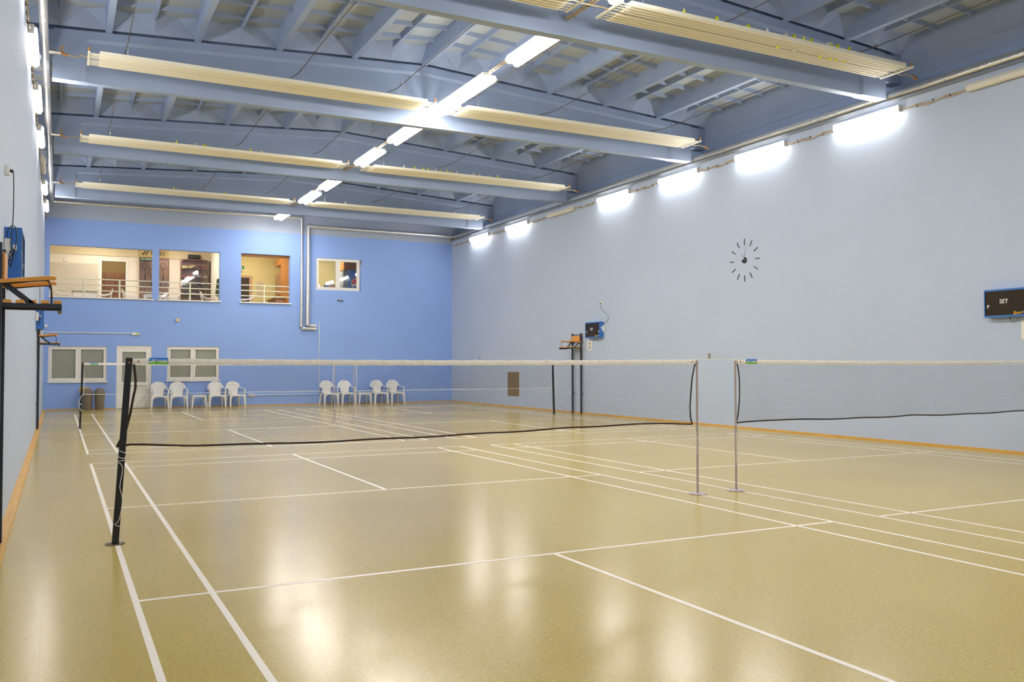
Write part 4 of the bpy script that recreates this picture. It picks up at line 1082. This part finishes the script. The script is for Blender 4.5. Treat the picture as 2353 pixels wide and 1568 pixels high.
# wire grid wall
b = MB(); x0, x1, z0, z1 = XL+.03, .84, 3.9, 5.24
n = 30
for i in range(n+1): x = x0+(x1-x0)*i/n; b.box(x-.0035, x+.0035, BY-.03, BY-.023, z0, z1)
m = int((z1-z0)/.057)
for j in range(m+1): z = z0+(z1-z0)*j/m; b.box(x0, x1, BY-.037, BY-.030, z-.0035, z+.0035)
tag(b.build('wire_grid', mat('grid_wire', (.55, .48, .38), .5)), 'pale wire display grid on the left wall of the gallery', 'grid')
tag(MB().box(-.30, -.18, BY-.03, BY-.001, 5.30, 5.44).build('wall_box', M_WHITE, bevel=.004), 'small square thermostat box above the wire grid', 'box')
# upper brand sign
t = thing('brand_sign', 'cream sign with black YONEX lettering above the racket board', 'sign', (2.75, BY-.06, 5.6))
MB().box(2.22, 3.28, BY-.075, BY-.045, 5.585, 5.90).build('board', mat('sign_cream', (.62, .47, .20), .6), t)
b = MB(); yonex_logo(b, (2.33, BY-.077, 5.672), (1, 0, 0), (0, 0, 1), .135, 1.0)
b.mesh(text_me('YONEX', .20, .001, width=.80), face_mx((2.885, BY-.078, 5.735), (1, 0, 0), (0, 0, 1)))
for z in (5.63, 5.855):
    for xa, xb in ((2.32, 2.60), (2.66, 3.2)): b.box(xa, xb, BY-.078, BY-.0765, z, z+.006)
b.build('lettering', M_TEXTB, t, fixn=False)
# racket board
def cabinet(name, label, x0, x1, y0, z0, z1, m):
    t = thing(name, label, 'cabinet', ((x0+x1)/2, BY, z0))
    MB().box(x0, x1, BY-.02, BY-.001, z0, z1).build('back_panel', m, t)
    b = MB(); b.box(x0, x0+.02, y0, BY-.02, z0, z1); b.box(x1-.02, x1, y0, BY-.02, z0, z1); b.box(x0+.02, x1-.02, y0, BY-.02, z1-.02, z1); b.box(x0+.02, x1-.02, y0, BY-.02, z0, z0+.02)
    b.build('side_panels', m, t)
    MB().box(x0, (x0+x1)/2-.003, y0-.007, y0-.001, z0, z1).build('glass_door', M_GLASS, t); MB().box((x0+x1)/2+.003, x1, y0-.007, y0-.001, z0, z1).build('glass_door', M_GLASS, t)
    for x in (x0+.04, x1-.04):
        for z in (z0+.2, (z0+z1)/2, z1-.06):
            MB().tube([(x, y0-.012, z), (x, y0-.002, z)], .013, 8).build('hinge', M_STEEL, t)
    return t
rb = cabinet('racket_cabinet', 'cherry wood glass cabinet showing rackets behind the wall pillar', 2.24, 3.30, BY-.10, 3.55, 5.56, wood('light_cherry_board', (.62, .34, .17), (.70, .40, .22), 2.0, .4, axis=2))
t2 = MB().box(2.26, 2.74, BY-.116, BY-.108, 5.46, 5.55); p = t2.build('brand_strip', mat('strip_green', (.03, .16, .07), .5), rb)
b = MB(); yonex_logo(b, (2.30, BY-.117, 5.48), (1, 0, 0), (0, 0, 1), .05); b.mesh(text_me('YONEX', .075, .001), face_mx((2.54, BY-.118, 5.505), (1, 0, 0), (0, 0, 1))); b.build('lettering', M_TEXTW, p, fixn=False)
def racket(label, x, z, flip=False):
    y = BY-.045
    t = thing('badminton_racket', label, 'racket', (x, y, z), 0, 'rackets in the glass cabinet')
    hz = z; ring = [(x + .10*math.cos(a), y, hz + .125*math.sin(a)) for a in [2*math.pi*k/24 for k in range(25)]]
    MB().tube(ring, .006, 6).build('head', M_BLACK, t)
    b = MB()
    for k in range(-4, 5):
        w = .125*math.sqrt(1-(k/5)**2); b.box(x+k*.02-.0006, x+k*.02+.0006, y-.001, y+.001, hz-w, hz+w)
        w = .10*math.sqrt(1-(k/5)**2); b.box(x-w, x+w, y-.001, y+.001, hz+k*.025-.0006, hz+k*.025+.0006)
    b.build('strings', M_CABLE, t)
    MB().tube([(x, y, hz-.125), (x, y, hz-.36)], .005, 6).build('shaft', M_BLACK, t)
    MB().tube([(x, y, hz-.36), (x, y, hz-.53)], .015, 8).build('grip', M_BLACK, t)
for x, z, lb in ((2.45, 5.26, 'badminton racket hanging top left in the glass cabinet'), (2.66, 5.02, 'badminton racket in the middle left of the glass cabinet'), (2.45, 4.565, 'badminton racket low left in the glass cabinet'),
                 (3.10, 5.26, 'badminton racket hanging top right in the glass cabinet'), (3.10, 4.565, 'badminton racket low right in the glass cabinet')): racket(lb, x, z)
# shoe cabinet with shelves
sc = cabinet('shoe_cabinet', 'dark cherry glass cabinet with sports shoes in the gallery', 3.70, 4.73, BY-.32, 3.55, 5.56, M_CHERRY)
SHZ = [5.20, 4.86, 4.52, 4.20, 3.74]
for z in SHZ: MB().box(3.72, 4.71, BY-.31, BY-.02, z-.012, z).build('shelf', M_CHERRY, sc)
def shoe(label, x, z, col, ang, flip):
    m = mat('shoe_%s' % label.split()[0], col, .5)
    o = MB(); n = 8; L = .225
    prof = [(.0, .035, .085), (.12, .040, .095), (.30, .038, .10), (.45, .038, .075), (.65, .045, .055), (.85, .045, .045), (1.0, .025, .022)]
    vs = []
    for s, w, h in prof:
        for k in range(n):
            a = math.pi*k/(n-1); vs.append((-L/2+L*s, w*math.cos(a), .015 + h*math.sin(a)))
    fs = [(i*n+k, i*n+k+1, (i+1)*n+k+1, (i+1)*n+k) for i in range(len(prof)-1) for k in range(n-1)] + [tuple(range(n)), tuple(range((len(prof)-1)*n+n-1, (len(prof)-1)*n-1, -1))]
    fs += [((i+1)*n, (i+1)*n+n-1, i*n+n-1, i*n) for i in range(len(prof)-1)]
    o.add(vs, fs)
    b2 = MB(); b2.prism([(-L/2, -.036), (L*.2, -.044), (L*.45, -.035), (L*.52, 0), (L*.45, .035), (L*.2, .044), (-L/2, .036)], 'z', 0, .016)
    t = bpy.data.objects.new('sports_shoe', None); COL.objects.link(t); tag(t, label, 'shoe', 'sports shoes in the glass cabinet')
    o.build('upper', m, t, smooth=True); b2.build('sole', M_WHITE, t)
    t.location = (x, BY-.17, z+.001); t.rotation_euler = (0, 0, (math.pi if flip else 0)); t.rotation_euler.y = ang
    t.location.z += abs(math.sin(ang))*.135
SHOES = [('yellow sports shoe at the left end of the top shelf', 3.87, 0, (.72, .68, .18), .25, 0), ('yellow sports shoe tilted on the top shelf', 4.13, 0, (.72, .68, .18), .5, 0),
         ('crimson sports shoe tilted on the top shelf', 4.33, 0, (.30, .03, .04), .35, 1), ('crimson sports shoe at the right end of the top shelf', 4.565, 0, (.30, .03, .04), 0, 1),
         ('red sports shoe at the left end of the second shelf', 3.88, 1, (.65, .04, .07), .0, 0), ('red sports shoe tilted on the second shelf', 4.12, 1, (.65, .04, .07), .35, 0),
         ('pale sports shoe tilted on the second shelf', 4.32, 1, (.72, .60, .52), .4, 1), ('pale sports shoe at the right end of the second shelf', 4.57, 1, (.72, .60, .52), .12, 1),
         ('lime sports shoe at the left end of the third shelf', 3.90, 2, (.45, .55, .08), .1, 0), ('black sports shoe in the middle of the third shelf', 4.32, 2, (.03, .03, .04), .3, 1), ('black sports shoe at the right end of the third shelf', 4.565, 2, (.03, .03, .04), 0, 1),
         ('navy sports shoe at the left of the fourth shelf', 3.92, 3, (.04, .06, .14), 0, 0), ('white sports shoe in the middle of the fourth shelf', 4.22, 3, (.75, .73, .68), 0, 0),
         ('orange sports shoe low left in the glass cabinet', 3.88, 4, (.75, .12, .02), 0, 0), ('scarlet sports shoe low beside the orange one', 4.10, 4, (.70, .35, .05), .1, 0),
         ('teal sports shoe low right in the glass cabinet', 4.36, 4, (.03, .30, .38), .1, 1), ('turquoise sports shoe lowest right in the glass cabinet', 4.56, 4, (.03, .36, .42), 0, 1)]
for lb, x, k, col, an, fp in SHOES: shoe(lb, x, SHZ[k], col, -an if not fp else -an, fp)
t = thing('speaker_box', 'black box above the shoe cabinet in the gallery', 'box', (4.2, BY-.15, 5.62))
MB().box(3.97, 4.42, BY-.26, BY-.041, 5.605, 5.755).build('case', M_BLACK, t, bevel=.01); MB().box(4.0, 4.39, BY-.268, BY-.26, 5.625, 5.735).build('grille', mat('dark_grille', (.03, .03, .03), .7), t)
# coat on the gallery side wall
b = MB(); b.grid(lambda u, v: (4.79 - .10*math.sin(math.pi*u)*(1-.5*v), 25.65+.40*u*(1-.55*v)+.08*v, 4.05+.62*v), 10, 10)
t = thing('hanging_coat', 'dark green coat hanging at the edge of the second gallery opening', 'coat', (4.77, 25.8, 4.05)); b.build('cloth', mat('dark_green_cloth', (.05, .06, .03), .9), t, smooth=True, solid=.02)
# yellow room: dark door, signs, notice, cupboard
b = MB(); b.box(5.10, 5.35, BY-.03, BY-.001, GF, 5.06); b.box(6.31, 6.43, BY-.03, BY-.001, GF, 5.06); b.box(5.35, 6.31, BY-.03, BY-.001, 4.97, 5.06)
struct(b.build('trim_8', mat('tan_door_frame', (.62, .40, .20), .6)))
dd = struct(MB().box(5.35, 6.31, BY-.015, BY-.001, GF, 4.97).build('door_3', mat('dark_brown_door', (.05, .03, .015), .4)))
t = thing('exit_sign', 'green arrow escape sign above the dark door in the yellow room', 'sign', (6.0, BY-.01, 5.31))
MB().box(5.88, 6.105, BY-.012, BY-.001, 5.31, 5.445).build('plate', mat('sign_green', (.02, .28, .09), .5), t)
b = MB(); b.add([(6.0, BY-.0135, 5.33), (6.05, BY-.0135, 5.385), (5.95, BY-.0135, 5.385)], [(0, 1, 2)]); b.box(5.985, 6.015, BY-.0145, BY-.0125, 5.375, 5.43); b.build('arrow', M_TEXTW, t)
tag(MB().box(5.86, 6.02, BY-.012, BY-.001, 5.17, 5.25).build('door_sign', mat('sign_green', (0, 0, 0))), 'small plain green plate below the arrow sign', 'sign')
t = thing('wall_notice', 'pale paper notice with grey lines in the yellow room', 'notice', (6.72, BY-.004, 4.3))
MB().box(6.56, 6.86, BY-.005, BY-.001, 4.22, 4.86).build('sheet', mat('notice_paper', (.74, .64, .38), .7), t)
b = MB()
for k in range(7): b.box(6.60+.02*(k % 2), 6.80+.03*(k % 3)*.5, BY-.0065, BY-.005, 4.30+k*.078, 4.312+k*.078)
b.build('print_lines', mat('notice_print', (.42, .36, .22), .7), t)
t = thing('wood_cupboard', 'tall orange wood cupboard at the right of the yellow room', 'cupboard', (7.43, 26.0, GF))
MB().box(7.25, 7.615, 25.2, 26.62, GF, 5.95).build('body', M_ORWOOD, t)
MB().box(7.26, 7.615, 26.62, 27.6, GF+.95, 5.10).build('open_shelf', M_CHERRY, t); MB().box(7.26, 7.615, 26.60, 27.7, 5.42, 5.66).build('top_rail', M_ORWOOD, t)
t = thing('counter', 'low wooden counter in the yellow room', 'counter', (7.0, 26.5, GF)); MB().box(6.90, 7.24, 25.9, 27.3, GF, 4.02).build('body', M_CHERRY, t); MB().box(6.86, 7.24, 25.86, 27.3, 4.02, 4.05).build('top', M_BROWN, t)
struct(MB().box(5.43, 7.21, YB+.18, YB+.249, 5.47, 5.559).build('trim_9', M_ORWOOD))
# drinks fridge behind the small window
t = thing('drinks_fridge', 'blue drinks fridge with round red, white and blue logo behind the upper window', 'fridge', (10.0, 26.2, GF))
MB().box(9.70, 10.42, 25.82, 26.5, GF, 5.235).build('body', mat('fridge_blue', (.03, .15, .45), .35), t)
MB().box(9.55, 9.70, 25.86, 26.5, GF, 5.22).build('door_edge', mat('fridge_grey', (.15, .15, .16), .4), t)
MB().box(9.52, 9.56, 25.90, 26.5, GF, 5.20).build('light_strip', mat('fridge_white', (.75, .80, .85), .3), t)
cx, cz, yy = 10.06, 4.72, 25.818
def disc(r, y, a0=0, a1=360, n=40):
    pts = [(cx + r*math.cos(math.radians(a0+(a1-a0)*k/n)), y, cz + r*math.sin(math.radians(a0+(a1-a0)*k/n))) for k in range(n+1)]
    return MB().add(pts, [tuple(range(n+1))])
b = MB(); pts = []
for k in range(64): r = .285 if k % 2 else .265; a = 2*math.pi*k/64; pts.append((cx+r*math.cos(a), yy-.001, cz+r*math.sin(a)))
b.add(pts, [tuple(range(64))]); lg = b.build('logo', mat('logo_dark_blue', (.02, .06, .30), .4), t)
disc(.225, yy-.003).build('logo_ring', M_TEXTW, lg); disc(.205, yy-.005, 10, 195).build('logo_red', mat('logo_red', (.72, .05, .06), .4), lg); disc(.205, yy-.005, 215, 350).build('logo_blue', mat('logo_blue', (.02, .10, .45), .4), lg)
t = thing('wall_cupboard', 'orange wooden cupboard above the drinks fridge', 'cupboard', (10.0, 26.6, 5.3)); MB().box(9.60, 10.9, 26.0, 26.8, 5.27, 5.60).build('body', M_ORWOOD, t); MB().box(9.66, 10.8, 25.985, 26.0, 5.30, 5.57).build('door', M_CHERRY, t)
b = thing('bottle_crate', 'blue and brown crate low behind the upper window glass', 'crate', (9.2, 26.4, GF)); MB().box(8.95, 9.45, 26.2, 26.6, GF, 4.68).build('body', M_SBBLUE, b); MB().box(9.02, 9.45, 26.18, 26.2, 4.2, 4.66).build('front', M_ORWOOD, b)
bpy.context.view_layer.update()
